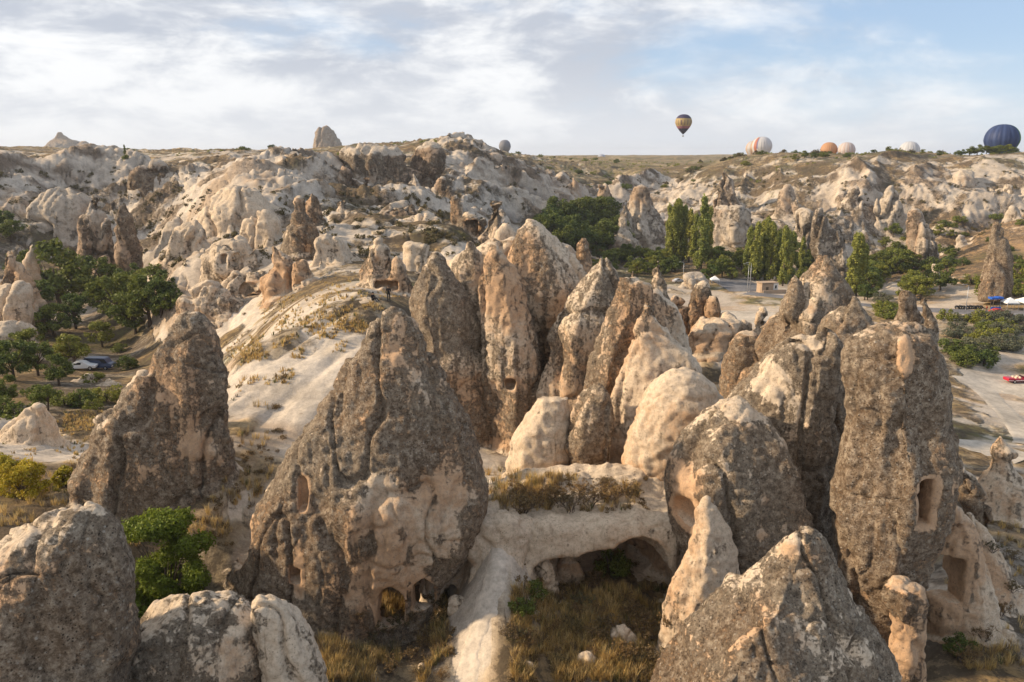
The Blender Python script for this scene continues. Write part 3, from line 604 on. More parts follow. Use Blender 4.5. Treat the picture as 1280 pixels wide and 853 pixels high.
# ---- middle distance and far rocks, from their traced peaks and feet
PROF = {'cone': ([0, .12, .3, .55, .8, 1, 1.35], [.12, .25, .42, .66, .88, 1.06, 1.25]), 'dome': ([0, .1, .25, .5, .8, 1, 1.35], [.22, .48, .68, .86, .98, 1.06, 1.15]),
        'block': ([0, .06, .2, .5, .8, 1, 1.35], [.34, .62, .80, .92, 1, 1.05, 1.12]), 'spire': ([0, .1, .3, .6, .85, 1, 1.35], [.18, .36, .54, .74, .9, 1, 1.08])}
def mid(label, d, peak, xl, xr, yb, kind='cone', lich=.4, cream=.5, carves=(), subs=1, name='fairy_chimney', group=None, seed=None, dep=.75, h=None, mat=None, amp=1.0, skirt=None):
    if d > 90: lich = lich * .85 + .14; amp = amp * 1.25
    seed = seed if seed is not None else int(peak[0] * 7 + peak[1] * 3) % 97
    rnd = random.Random(seed)
    def rows(px, py, l, r, b, kd):
        T, Wd = PROF[kd]; out = []
        for t, w in zip(T, Wd):
            y = py + (b - py) * t; c = px + ((l + r) / 2 - px) * min(1, t ** .9); hw = (r - l) / 2 * w * (1 + rnd.uniform(-.1, .1) * (t < 1)); out.append((y, c - hw, c + hw))
        return out
    bs = [bd(d, rows(peak[0], peak[1], xl, xr, yb, kind), dep=dep, rot=rnd.uniform(-25, 25))]
    for q in range(subs):
        sx = rnd.choice((-1, 1)); f = rnd.uniform(.25, .55); w = (xr - xl) * rnd.uniform(.35, .55)
        c = (xl + xr) / 2 + sx * (xr - xl) * rnd.uniform(.2, .32); y0 = peak[1] + (yb - peak[1]) * f
        bs.append(bd(d - rnd.uniform(-.5, 1) * (xr - xl) / FPX * d * .25, rows(c + rnd.uniform(-.1, .1) * w, y0, c - w / 2, c + w / 2, yb, 'cone'), dep=.8, k=(xr - xl) / FPX * d * .05))
    return rock(name, label, bs, carves=carves, lich=lich, cream=cream, seed=seed, group=group, h=h, mat=mat, amp=amp, skirt=skirt)
# on the sandy ridge and just behind it
mid('double-tipped tan cone with a dark low cave behind the two resting people', 103, (470,302), 444, 517, 374, 'cone', .35, .45, [cv('box', 481, 361, 99, 1.5, 3, .7), cv('ell', 468, 320, 100.5, .5, 1.0, .9)], 2)
mid('small pale hump of rock on the crest of the sandy ridge', 82, (452,374), 415, 474, 398, 'dome', .02, .9, subs=0, name='boulder', amp=.5)
# rock-cut dwellings on the left hillside
mid('tall grey-tipped cone with a carved square window above the dwellings', 150, (373,248), 346, 404, 338, 'cone', .45, .45, [cv('box', 377, 316, 145, .65, 3, .85), cv('box', 363, 316, 144.6, 1.2, .7, .7), cv('box', 386, 285, 146, 1.1, 2, 1.1), cv('box', 355, 327, 145, .45, 2, .4)], 2)
mid('dark pointed cone right behind the grey-tipped windowed cone', 172, (389,240), 372, 404, 285, 'cone', .65, .3, subs=1)
mid('round-shouldered grey cone with a small doorway on the terraced hillside', 190, (424,248), 402, 447, 294, 'cone', .45, .5, [cv('box', 427, 289, 184, .6, 3, .9)], 1)
mid('tan rock house with a square dark room and pointed roof', 128, (341,307), 320, 392, 372, 'cone', .3, .35, [cv('box', 372, 365, 122, 1.9, 3, 1.3), cv('box', 332, 348, 122, .9, .8, 1.0), cv('box', 334, 374, 121.5, .8, .8, 1.0)], 2)
mid('cream rock face with two tall doorways under a carved gable', 152, (284,300), 260, 330, 345, 'block', .12, .8, [cv('box', 274, 327, 146, .62, 4, 1.0), cv('box', 287, 327, 146, .6, 4, 1.05), cv('box', 282, 312, 145.5, 1.0, 1.0, .5), cv('ell', 312, 312, 146, 1.8, 1.2, 1.3)], 2, name='rock_outcrop')
mid('pale overhang with a wide dark cave mouth below the doorway rocks', 138, (312,335), 283, 345, 385, 'block', .15, .75, [cv('box', 306, 365, 132, 2.0, 3.5, 1.0, round=.5), cv('box', 240, 350, 132, .5, 2, .5)], 2, name='rock_outcrop')
mid('rounded ribbed rock buttress at the bottom of the dwelling hillside', 132, (262,352), 222, 300, 402, 'dome', .2, .7, [cv('box', 307, 395, 126, .5, 2, .9)], 2, name='rock_outcrop')
mid('tall fluted cream bluff above the orchard hollow', 166, (232,282), 205, 268, 352, 'block', .08, .75, [cv('ell', 246, 284, 161, .5, 1.5, .8), cv('ell', 252, 296, 160, .5, 1.5, .6)], 3, name='rock_outcrop')
mid('long smooth cream ridge curving down beside the fluted bluff', 190, (300,229), 245, 352, 300, 'dome', .02, .95, subs=2, name='rock_outcrop', amp=.7)
mid('cream hump with small hollows between the ridge and the grey-tipped cone', 160, (327,268), 298, 352, 310, 'dome', .05, .9, [cv('ell', 330, 296, 155.5, .6, 1.2, .7), cv('ell', 342, 299, 155.5, .5, 1.2, .5)], 1, name='rock_outcrop')
mid('smooth pale slab sloping down beside the windowed cone', 142, (405,292), 396, 448, 335, 'dome', .02, .95, subs=0, name='boulder', amp=.5)
# hillside beyond the clearing
mid('big flat-topped grey butte rising over the terraced hillside', 330, (464,182), 440, 530, 252, 'block', .5, .4, subs=3, name='rock_butte')
mid('grey shoulder with a twin knob at the end of the big butte', 335, (537,183), 505, 552, 250, 'block', .5, .4, subs=2, name='rock_butte')
mid('tan fin with a sunlit edge standing in front of the big butte', 282, (427,207), 420, 468, 252, 'cone', .4, .3, [cv('box', 428, 228, 277, .8, 2, 1.2)], 2)
mid('pale smooth cone at the foot of the big butte', 272, (516,215), 493, 530, 258, 'cone', .12, .85, subs=1)
mid('pair of grey cones leaning together beyond the terraces', 262, (553,224), 529, 569, 258, 'cone', .5, .4, subs=2)
mid('dark pointed cone above the cave house with the black room', 205, (568,246), 558, 588, 297, 'cone', .55, .3, subs=1)
mid('broad pale dome with dark scrub hollow on the far hillside', 190, (535,268), 500, 572, 308, 'dome', .1, .85, [cv('ell', 545, 300, 185, 1.6, 1.5, 1.3)], 1, name='rock_dome')
mid('rock house with a square black room beside the pale dome', 188, (590,266), 572, 612, 302, 'block', .45, .4, [cv('box', 587, 287, 183.5, 1.5, 3, 1.7)], 1, name='rock_outcrop')
mid('low pale outcrop pocked with holes near the walker in blue', 138, (522,302), 505, 546, 324, 'block', .1, .8, [cv('ell', 512, 317, 134.5, .6, 1, .5), cv('ell', 520, 314, 134.5, .4, 1, .5)], 1, name='rock_outcrop')
mid('grey cone between the black-roomed house and the dark massif', 175, (618,246), 598, 640, 300, 'cone', .45, .5, subs=2)
mid('broken grey outcrop below the terrace edge', 215, (500,252), 470, 520, 285, 'block', .5, .4, subs=3, name='rock_outcrop')
# left massif
mid('tall ribbed cream pinnacle above the dark hollow trees', 232, (116,243), 94, 150, 352, 'spire', .25, .6, [cv('box', 103, 307, 226, .8, 2, 1.1)], 2)
mid('dark-streaked pinnacle next to the ribbed cream one', 224, (155,254), 146, 184, 366, 'spire', .5, .4, subs=1)
mid('dark brown cliff block with small rooms at its foot', 300, (192,204), 164, 232, 290, 'block', .6, .25, [cv('box', 198, 268, 294, 1.0, 3, 1.2), cv('box', 218, 265, 294, .9, 3, 1.0), cv('box', 208, 240, 294, 1.1, 3, 1.1)], 3, name='rock_butte')
mid('smooth pale slab leaning below the dark brown cliff block', 228, (222,272), 190, 234, 330, 'dome', .02, .95, subs=0, name='rock_outcrop', amp=.5)
mid('broad folded cream rock wall above the orchard', 262, (80,232), 22, 120, 318, 'dome', .05, .85, subs=3, name='rock_outcrop')
mid('knob-topped grey rock at the edge of the orchard hollow', 158, (12,312), -12, 52, 392, 'cone', .4, .5, subs=2)
mid('pale rounded rock below the knob-topped grey rock', 140, (14,352), -20, 40, 420, 'dome', .12, .75, subs=1, name='boulder')
mid('small pale pinnacle peering out of the hollow trees', 185, (40,305), 30, 54, 352, 'cone', .1, .8, subs=1)
mid('smooth grey dome rising from the left orchard', 132, (12,402), -30, 55, 450, 'dome', .08, .75, subs=0, name='rock_dome', amp=.4)
mid('pale humped rock on the yellow grass slope', 70, (44,508), -40, 82, 590, 'cone', .12, .8, subs=0, name='boulder', amp=.6)
mid('smooth pale hump beside the parked vehicles', 112, (112,467), 92, 130, 500, 'dome', .02, .9, subs=0, name='boulder', amp=.4)
mid('second smooth pale hump in front of the parked vehicles', 108, (137,472), 117, 154, 500, 'dome', .02, .9, subs=0, name='boulder', amp=.4)
mid('pale back ridge with a hollow behind the leaning rock tooth', 56, (180,462), 116, 200, 560, 'cone', .15, .8, [cv('ell', 150, 497, 53.5, .5, .8, .5)], 0, name='boulder', amp=.6)
# cluster on the knoll before the valley floor
for lb, d, pk, xl, xr, yb, kd, li in [
 ('upright tan block split by a pale seam on the knoll', 112, (878,357), 862, 890, 412, 'block', .45), ('square-headed tan stub next to the split block', 111, (892,371), 884, 902, 412, 'block', .45),
 ('leaning thumb of tan rock at the end of the knoll', 108, (953,386), 938, 962, 425, 'spire', .15), ('smooth pale leaning block on the knoll side', 106, (830,374), 818, 846, 425, 'block', .1),
 ('small pointed grey rock below the pale leaning block', 100, (843,392), 826, 860, 440, 'cone', .45), ('blunt pale rock behind the small pointed one', 112, (845,368), 832, 862, 415, 'dome', .2),
 ('brown pinnacle at the end of the pale fins', 96, (822,327), 806, 840, 405, 'cone', .6), ('pair of small tan tips behind the twin-tipped fin', 92, (790,338), 776, 806, 400, 'cone', .4),
 ('long low tan ledge across the top of the knoll', 108, (905,398), 858, 942, 428, 'block', .02), ('dark scrubby rock between knoll and valley track', 128, (910,392), 896, 930, 412, 'dome', .6)]:
    mid(lb, d, pk, xl, xr, yb, kd, li, .5, subs=1 if kd != 'dome' else 0, name='rock_outcrop')
mid('long pale flat-roofed rock by the parking lot', 262, (868,343), 853, 888, 362, 'block', .05, .9, [cv('box', 860, 355, 258, .8, 2, 1.0), cv('box', 872, 355, 258, .8, 2, 1.0)], 1, name='rock_outcrop')
# right side of the valley
mid('twin rock tower behind the tall windowed cone', 300, (1026,262), 1019, 1058, 330, 'spire', .4, .45, subs=2)
mid('needle-backed pale rock tower in the scrub slope', 318, (1144,263), 1134, 1158, 322, 'spire', .25, .6, subs=1)
mid('pale round-headed tower beside the needle-backed one', 314, (1157,276), 1146, 1172, 320, 'block', .2, .6, [cv('ell', 1154, 300, 310, .7, 1, 1.2)], 1)
mid('white angular boulder lying on the orange slope', 262, (1172,329), 1165, 1178, 338, 'block', .0, 1.0, subs=0, name='boulder')
mid('pale boulder resting above the scrub slope', 330, (1202,293), 1195, 1208, 306, 'dome', .0, 1.0, subs=0, name='boulder')
mid('pale cone at the top of the orange slope', 352, (1267,260), 1258, 1278, 274, 'cone', .0, 1.0, subs=0, name='boulder')
mid('broad pale face with carved slots in the right cliff', 385, (1115,232), 1088, 1136, 290, 'cone', .05, .9, [cv('box', 1118, 262, 377, 3.2, 2, .7), cv('box', 1126, 258, 378, .7, 2, .7)], 1, name='rock_outcrop')
mid('grey folded face below the right cliff rim', 390, (1070,236), 1040, 1092, 300, 'cone', .35, .6, [cv('box', 1074, 287, 380, 1.4, 2, 2)], 2, name='rock_outcrop')
mid('tall tan fin pair left of the right cliff', 395, (985,232), 955, 1012, 300, 'cone', .4, .5, subs=2)
mid('white outcrop with tiny holes at the cliff foot', 345, (1005,262), 992, 1022, 305, 'block', .1, .8, [cv('box', 1004, 285, 340, .6, 2, .7), cv('box', 1010, 290, 340, .6, 2, .7)], 1, name='rock_outcrop')
mid('pale pointed house-like rock in the right cliff wall', 400, (1258,228), 1228, 1272, 272, 'cone', .1, .85, [cv('box', 1254, 258, 391, 2.4, 3, 1.8)], 1, name='rock_outcrop')
mid('long ribbed cream buttress under the right cliff rim', 410, (1210,215), 1165, 1232, 278, 'dome', .1, .8, subs=3, name='rock_outcrop')
mid('pale cliff block with a square hole behind the poplars', 360, (912,255), 888, 945, 318, 'block', .3, .6, [cv('box', 911, 233, 352, 1, 2, 1), cv('box', 905, 300, 353, 1.0, 2, 1.3), cv('box', 915, 284, 353, .8, 2, .8)], 3, name='rock_outcrop')
mid('dark fin with a square hole above the poplars', 420, (905,215), 890, 925, 262, 'cone', .5, .4, [cv('box', 912, 234, 413, 1.3, 3, 1.3)], 1)
mid('ragged grey fin beside the dark grove', 372, (800,235), 765, 838, 312, 'cone', .45, .5, subs=3)
mid('grey knuckle of rock between the grove and the ragged fin', 350, (778,270), 758, 800, 308, 'cone', .4, .5, subs=2)
mid('sunlit tan cone at the back of the grove', 440, (716,222), 703, 728, 252, 'cone', .1, .4, subs=1)
mid('tan stump rising from the grove', 400, (753,230), 745, 765, 268, 'block', .2, .4, subs=1)
mid('dark cliff bastion behind the far rock houses', 425, (600,193), 555, 648, 240, 'block', .6, .35, subs=3, name='rock_butte')
# horizon rocks
mid('broad rise of bare rock under the skyline tower', 1750, (408,186), 360, 450, 200, 'dome', .3, .5, subs=0, name='rock_outcrop', h=3.5)
mid('small grey skyline hump beyond the plateau fields', 2000, (304,186), 294, 314, 196, 'dome', .6, .3, subs=1, name='rock_butte', h=2.5)
rock('rock_butte', 'castle-like rock tower standing on the far skyline', [bd(1800, [(159,399,407),(162,395,412),(166,393,416),(172,392,420),(180,391,426),(188,390,430),(205,386,440)], dep=.8)], lich=1.3, cream=.1, h=2.2, amp=.8, seed=61)
rock('rock_butte', 'thin-tipped skyline peak with a long ragged shoulder', [bd(2300, [(165,72,76),(169,70,79),(174,67,86),(179,60,98),(184,54,108),(190,48,116),(205,40,130)], dep=.8), bd(2290, [(178,100,108),(183,94,118),(190,88,124),(205,84,130)], dep=.8)], lich=1.5, cream=.1, h=2.6, amp=.7, seed=62)
rock('fairy_chimney', 'lone dark shark-fin spire on the orange slope', [bd(226, [(274,1244,1248),(284,1240,1253),(296,1237,1258),(310,1235,1261),(325,1231,1263),(340,1228,1263),(348,1226,1264),(370,1224,1266)], dep=.7)], lich=.85, cream=.3, seed=63, amp=.7, mat=M_mid)
print('mid rocks', time.time() - T0)
#PART3
# ------------------------------------------------------------------ vegetation
rng = np.random.RandomState(5)
def leaf_mat(name, c0, c1, tr=0.3, huev=0.12):
    m, t, b = new_mat(name, 0.6, 0.2)
    oi = t.add('ShaderNodeObjectInfo'); geo = t.add('ShaderNodeNewGeometry')
    n = t.noise(geo.outputs['Position'], 1.3, 3)
    c = t.mix(t.maprange(t.math('ADD', t.math('MULTIPLY', n, .7), t.math('MULTIPLY', geo.outputs['Random Per Island'], .5)), .25, .85), c0, c1)
    c = t.mix(t.math('MULTIPLY', oi.outputs['Random'], huev * 4), c, tuple(q * f for q, f in zip(c1, (1.5, 1.15, .8))))
    t.l.new(c, b.inputs['Base Color'])
    tl = t.add('ShaderNodeBsdfTranslucent'); t.l.new(c, tl.inputs[0]); mx = t.add('ShaderNodeMixShader'); mx.inputs[0].default_value = tr
    out = [n_ for n_ in t.n if n_.type == 'OUTPUT_MATERIAL'][0]
    t.l.new(b.outputs[0], mx.inputs[1]); t.l.new(tl.outputs[0], mx.inputs[2]); t.l.new(mx.outputs[0], out.inputs[0])
    return m
L_dark = leaf_mat('leaf_dark', (.040, .068, .018), (.13, .17, .040))
L_mid = leaf_mat('leaf_mid', (.055, .085, .018), (.21, .24, .05))
L_pop = leaf_mat('leaf_poplar', (.11, .145, .035), (.32, .35, .085))
L_olive = leaf_mat('leaf_olive', (.070, .082, .050), (.175, .185, .120), huev=.05)
L_yel = leaf_mat('leaf_yellow', (.16, .17, .02), (.42, .37, .045))
L_fore = leaf_mat('leaf_fore', (0.034, 0.065, 0.012), (0.178, 0.240, 0.034), tr=.35)
L_dry = leaf_mat('leaf_dry', (.085, .060, .030), (.20, .145, .07), tr=.15)
L_scrub = leaf_mat('leaf_scrub', (.045, .045, .022), (.13, .115, .055), tr=.15)
M_bark = flat_mat('bark', (.10, .075, .055), .95, .4, 8)
M_twig = flat_mat('twig', (.105, .075, .055), .95, .3, 9)

def tube(pts, rad, seg=6):
    pts = np.asarray(pts, float); V = []; F = []
    for i, p in enumerate(pts):
        d = pts[min(i+1, len(pts)-1)] - pts[max(i-1, 0)]; d /= np.linalg.norm(d) + 1e-9
        a = np.cross(d, [0, 0, 1.0]) if abs(d[2]) < .9 else np.cross(d, [1.0, 0, 0]); a /= np.linalg.norm(a); b = np.cross(d, a)
        for k in range(seg):
            t = 2 * math.pi * k / seg; V.append(p + rad[i] * (a * math.cos(t) + b * math.sin(t)))
    n = len(pts)
    for i in range(n - 1):
        for k in range(seg): F.append([i*seg+k, i*seg+(k+1) % seg, (i+1)*seg+(k+1) % seg, (i+1)*seg+k])
    F.append(list(range(seg))[::-1]); F.append([(n-1)*seg+k for k in range(seg)])
    return V, F
def merge(parts):
    V = []; F = []
    for v, f in parts:
        o = len(V); V += [tuple(q) for q in v]; F += [[i + o for i in g] for g in f]
    return V, F
def leaves(centres, radii, n, size, seed, flat=1.0, shell=.55):
    r = np.random.RandomState(seed); C = np.asarray(centres, float); Rd = np.asarray(radii, float)
    w = Rd ** 2; idx = r.choice(len(C), n, p=w / w.sum())
    v = r.normal(size=(n, 3)); v /= np.linalg.norm(v, axis=1, keepdims=True)
    rr = (shell + (1 - shell) * r.rand(n)) ** 1.0 * (.8 + .45 * r.rand(n)); pos = C[idx] + v * (Rd[idx] * rr)[:, None] * [1, 1, flat]
    # leaf planes lean outward with a lot of scatter
    nm = v + r.normal(size=(n, 3)) * .8; nm /= np.linalg.norm(nm, axis=1, keepdims=True)
    a = np.cross(nm, r.normal(size=(n, 3))); a /= np.linalg.norm(a, axis=1, keepdims=True); b = np.cross(nm, a)
    s = size * (.6 + .8 * r.rand(n))[:, None]
    q = np.stack([pos - a * s, pos - b * s * .6 + nm * s * .15, pos + a * s, pos + b * s * .6 + nm * s * .15], 1).reshape(-1, 3)
    return q.astype(np.float32), np.arange(4 * n).reshape(-1, 4)
def make_tree(kind, seed, mat, nleaf, leafsize):
    """a tree about 1 m high, scaled when placed"""
    r = random.Random(seed); root = empty(kind, (0, 0, 0))
    parts = []; C = []; Rr = []
    if kind == 'poplar_tree':
        parts.append(tube([(0, 0, -.03), (.005, 0, .3), (0, .005, .9)], [.016, .012, .003]))
        for i in range(46):
            t = r.random() ** .8; z = .07 + .90 * t; w = .085 * (math.sin(math.pi * min(1, t * .86 + .14)) ** .6) + .012
            a = r.uniform(0, 6.3); q = w * r.uniform(.2, .8); C.append((q * math.cos(a), q * math.sin(a), z)); Rr.append(r.uniform(.022, .045))
            if i % 3 == 0: parts.append(tube([(0, 0, z - .12), (q * .7 * math.cos(a), q * .7 * math.sin(a), z)], [.005, .002], 4))
        flat = 1.9
    elif kind == 'bush':
        for i in range(7): 
            a = r.uniform(0, 6.3); q = r.uniform(.1, .35); parts.append(tube([(0, 0, -.05), (q * .5 * math.cos(a), q * .5 * math.sin(a), .3), (q * math.cos(a), q * math.sin(a), .65)], [.03, .02, .008], 4))
        for i in range(22):
            a = r.uniform(0, 6.3); q = .55 * math.sqrt(r.random()); z = .15 + .7 * r.random() * (1 - .5 * q / .55)
            C.append((q * math.cos(a), q * math.sin(a), z)); Rr.append(r.uniform(.11, .22))
        flat = .9
    elif kind == 'cypress_tree':
        parts.append(tube([(0, 0, -.03), (0, 0, .9)], [.02, .004]))
        for i in range(30):
            t = r.random(); a = r.uniform(0, 6.3); q = .15 * (1 - t) * r.random(); C.append((q * math.cos(a), q * math.sin(a), .08 + .9 * t)); Rr.append(.03 + .07 * (1 - t))
        flat = 1.3
    else:
        lean = r.uniform(-.05, .05)
        parts.append(tube([(0, 0, -.04), (lean * .3, 0, .14), (lean, .01, .34), (lean, .02, .6)], [.042, .032, .026, .010]))
        for i in range(8):
            a = i * .8 + r.uniform(-.3, .3); q = r.uniform(.18, .34); z = r.uniform(.5, .85)
            parts.append(tube([(lean * .6, 0, .22 + .03 * i), (q * .55 * math.cos(a), q * .55 * math.sin(a), z * .72), (q * math.cos(a), q * math.sin(a), z)], [.018, .012, .004], 5))
        for i in range(30):
            a = r.uniform(0, 6.3); t = r.random(); z = .30 + .62 * t; w = .46 * math.sin(math.pi * (.18 + .74 * t)) ** .7
            q = w * math.sqrt(r.random()); C.append((q * math.cos(a), q * math.sin(a), z)); Rr.append(r.uniform(.075, .15))
        flat = .85
    V, F = merge(parts); mesh_obj('trunk' if kind != 'bush' else 'stem', V, F, M_bark, root)
    v, f = leaves(C, Rr, nleaf, leafsize, seed, flat); mesh_obj('crown', v, f, mat, root, smooth=False)
    return root
protos = {
 'dark': [make_tree('broadleaf_tree', 10 + i, L_dark, 3200, .030) for i in range(3)],
 'mid': [make_tree('broadleaf_tree', 20 + i, L_mid, 3000, .030) for i in range(3)],
 'olive': [make_tree('bush', 30 + i, L_olive, 1800, .040) for i in range(2)],
 'bush': [make_tree('bush', 40 + i, L_mid, 1600, .045) for i in range(2)],
 'dbush': [make_tree('bush', 45 + i, L_dark, 1500, .045) for i in range(2)],
 'ybush': [make_tree('bush', 50 + i, L_yel, 2200, .042) for i in range(2)],
 'scrub': [make_tree('bush', 55 + i, L_scrub, 500, .07) for i in range(3)],
 'poplar': [make_tree('poplar_tree', 60 + i, L_pop, 6500, .0135) for i in range(3)],
 'cypress': [make_tree('cypress_tree', 70, L_dark, 900, .03)]}
used = set()
def plant(kind, loc, height, label, group=None, wide=1.0, cat=None):
    p = random.choice(protos[kind])
    o = copy_tree(p)
    o.location = [float(q) for q in loc]; hs = height * random.uniform(.92, 1.08)
    o.scale = (hs * wide, hs * wide, hs); o.rotation_euler = (0, 0, random.uniform(0, 6.28))
    tag(o, label, cat or ('bush' if kind in ('olive', 'bush', 'dbush', 'ybush', 'scrub') else 'tree'), group)
    return o
bpy.context.view_layer.update()
dg = bpy.context.evaluated_depsgraph_get()
hide = [o for o in scene.objects if o.name.startswith(('trunk', 'crown', 'stem'))]
def cast(px, py):
    a, b = ray(px, py); v = Vector((a, 1, b)).normalized()
    ok, loc, nrm, fi, ob, mt = scene.ray_cast(dg, Vector((0, 0, CZ)) + v * 12, v)
    return (np.array(loc), np.array(nrm), ob.name) if ok else None
def at(px, py):
    """the point of the ground seen through a pixel"""
    return hit(px, py)
def put_px(kind, px, py, hpx, label, group=None, wide=1.0, sink=.04):
    p = hit(px, py); h = hpx / FPX * p[1]
    return plant(kind, (p[0], p[1], p[2] - sink * h), h, label, group, wide)
LG = 'trees in the left hollow'
for px, py, h, k in [(75,388,88,'dark'),(45,402,62,'dark'),(112,376,58,'dark'),(95,412,52,'dark'),(68,422,48,'mid'),(150,402,62,'dark'),(188,408,68,'dark'),(170,418,52,'dark'),(202,394,52,'dark'),
        (30,352,42,'dark'),(14,302,34,'dark'),(5,290,30,'dark'),(48,470,48,'dark'),(18,476,56,'dark'),(74,482,44,'dark'),(35,452,44,'mid'),(10,504,40,'dark'),(60,512,34,'mid'),(205,372,36,'dark'),(165,362,34,'dark'),(130,392,44,'dark'),(28,432,40,'dark'),(128,362,40,'dark')]:
    put_px(k, px, py, h * 1.0, ('dark green broadleaf tree in the orchard beside the parked vehicles' if py > 430 else 'dark green broadleaf tree beside the knob-topped grey rock' if px < 60 else 'dark green broadleaf tree under the fluted cream bluff' if px > 140 else 'dark green broadleaf tree below the ribbed cream pinnacle') if k == 'dark' else 'lighter green broadleaf tree in the left hollow', LG, 1.1)
put_px('mid', 93, 462, 48, 'round green tree with a bare trunk beside the parked vehicles', None, 1.15)
put_px('mid', 128, 434, 36, 'small dark-trunked tree at the edge of the pale field', None, 1.1)
for px, py, h, k in [(132,502,30,'bush'),(104,508,26,'dbush'),(26,524,30,'bush'),(160,506,20,'dbush'),(150,440,16,'dbush'),(175,352,18,'bush'),(192,346,20,'bush'),(158,462,22,'dbush'),(80,506,24,'bush'),(48,500,26,'dbush'),(116,478,18,'bush'),(212,388,26,'dbush'),(118,512,18,'bush'),(5,520,30,'dbush')]:
    put_px(k, px, py, h, 'leafy green bush growing low in the left hollow' if k == 'bush' else 'dark bush growing low in the left hollow', 'bushes in the left hollow', 1.2)
PG = 'poplars beside the parking lot'
for px, py, h in [(835,330,74),(844,329,72),(853,327,64),(861,328,60),(876,337,86),(884,335,72),(943,351,76),(951,347,68),(962,353,78),(978,358,74),(988,353,62),(1001,348,50),(1064,371,76),(1076,369,66),(970,350,62),(840,330,70),(849,328,66),(868,332,60),(956,350,70),(983,355,66),(1070,370,70),(935,349,58)]:
    put_px('poplar', px, py, h * 1.08, 'tall slender poplar in the clump before the pale cliff block' if px < 900 else 'slender poplar in the row behind the small tan house' if px < 1010 else 'slender poplar standing beside the tall windowed grey cone', PG, random.uniform(.95, 1.25))
def region(kind, n, x0, x1, y0, y1, h0, h1, label, group, wide=1.05):
    for i in range(n):
        px, py = random.uniform(x0, x1), random.uniform(y0, y1)
        put_px(random.choice(kind), px, py, random.uniform(h0, h1), label, group, wide)
region(['dark'], 30, 682, 772, 282, 320, 30, 44, 'dark green tree in the dense grove below the cliffs', 'dense grove below the cliffs', 1.1)
region(['mid', 'dark'], 34, 738, 852, 320, 347, 15, 24, 'small green orchard tree between the grove and the parking lot', 'orchard trees by the parking lot', 1.2)
region(['mid', 'dark'], 34, 888, 1020, 330, 356, 14, 26, 'small green tree at the foot of the poplar row', 'trees at the foot of the poplars', 1.15)
region(['mid', 'dark', 'mid'], 26, 1080, 1176, 330, 380, 20, 34, 'full green tree on the scrub flat across the road', 'trees on the scrub flat', 1.2)
region(['bush', 'dbush', 'mid'], 30, 1080, 1200, 296, 345, 11, 20, 'green bush on the slope below the right cliff', 'bushes below the right cliff', 1.15)
region(['bush', 'mid'], 16, 1195, 1282, 345, 378, 14, 24, 'bright green bush on the orange slope beside the road', 'bushes on the orange slope', 1.2)
region(['bush', 'dbush'], 14, 1180, 1282, 268, 335, 7, 13, 'small bush dotted high on the orange slope', 'bushes high on the orange slope', 1.2)
region(['olive', 'olive', 'bush'], 40, 1182, 1284, 400, 446, 12, 22, 'grey-green olive bush in the dusty field below the road', 'bushes in the dusty field', 1.2)
region(['dbush', 'olive'], 7, 1180, 1240, 440, 460, 20, 32, 'dark bush at the near end of the dusty field', 'dark bushes ending the dusty field', 1.2)
region(['olive', 'bush'], 8, 1090, 1125, 378, 400, 12, 22, 'pale bush behind the small smooth-collared cone', 'bushes behind the collared cone', 1.2)
region(['mid', 'bush'], 16, 1000, 1085, 348, 374, 10, 20, 'green bush along the road behind the tall windowed cone', 'bushes along the road', 1.2)
# scrub on the plateau and the rims
for i in range(125):
    px = random.uniform(640, 1290); d = random.choice([random.uniform(470, 580), random.uniform(520, 900)]); x = (px - HX) / FPX * d
    plant(random.choice(['bush', 'scrub', 'dbush']), (x, d, gz(x, d) - .2), random.uniform(1.8, 4.6), 'low bush dotting the plateau above the right cliff', 'plateau bushes on the right', 1.3)
for i in range(40):
    px = random.uniform(130, 620); d = random.uniform(400, 1000); x = (px - HX) / FPX * d
    plant(random.choice(['bush', 'scrub', 'dbush', 'dark']), (x, d, gz(x, d) - .2), random.uniform(2, 5), 'low bush dotting the plateau behind the left hillside', 'plateau bushes on the left', 1.3)
pc = hit(157, 200); plant('cypress', (pc[0], pc[1], pc[2] - .3), 6.5, 'dark cypress standing alone on the left plateau edge')
SC = []; SR = []
for n_, x0, x1, y0, y1, r0, r1 in ((260, 180, 640, 235, 330, .35, .8), (160, 640, 1280, 213, 300, .45, 1.0), (120, 0, 240, 215, 300, .4, .9), ):
    for i in range(n_):
        p = hit(random.uniform(x0, x1), random.uniform(y0, y1))
        for q in range(random.choice((2, 3, 4))): SC.append((p[0] + random.uniform(-1, 1), p[1] + random.uniform(-1.5, 1.5), p[2] + .1)); SR.append(random.uniform(r0, r1))
SC = np.array(SC); SC[:, 2] = ground(SC[:, 0], SC[:, 1]) + .15
v, f = leaves(SC, SR, len(SC) * 34, .22, 404, .8, .35)
tag(mesh_obj('hillside_scrub', v, f, L_scrub, smooth=False, k='stuff'), 'dull low scrub scattered over the hillsides and cliff ledges', 'scrub')
PC = []; PR = []
for i in range(420):
    px = random.uniform(640, 1300); d = random.uniform(455, 760) if px > 900 else random.uniform(560, 1000); x = (px - HX) / FPX * d
    for q in range(3): PC.append((x + random.uniform(-2, 2), d + random.uniform(-3, 3), 0)); PR.append(random.uniform(.5, 1.2))
for i in range(160):
    px = random.uniform(120, 640); d = random.uniform(400, 900); x = (px - HX) / FPX * d
    for q in range(3): PC.append((x + random.uniform(-2, 2), d + random.uniform(-3, 3), 0)); PR.append(random.uniform(.5, 1.2))
PC = np.array(PC); PC[:, 2] = ground(PC[:, 0], PC[:, 1]) + .3
v, f = leaves(PC, PR, len(PC) * 30, .26, 505, .8, .35)
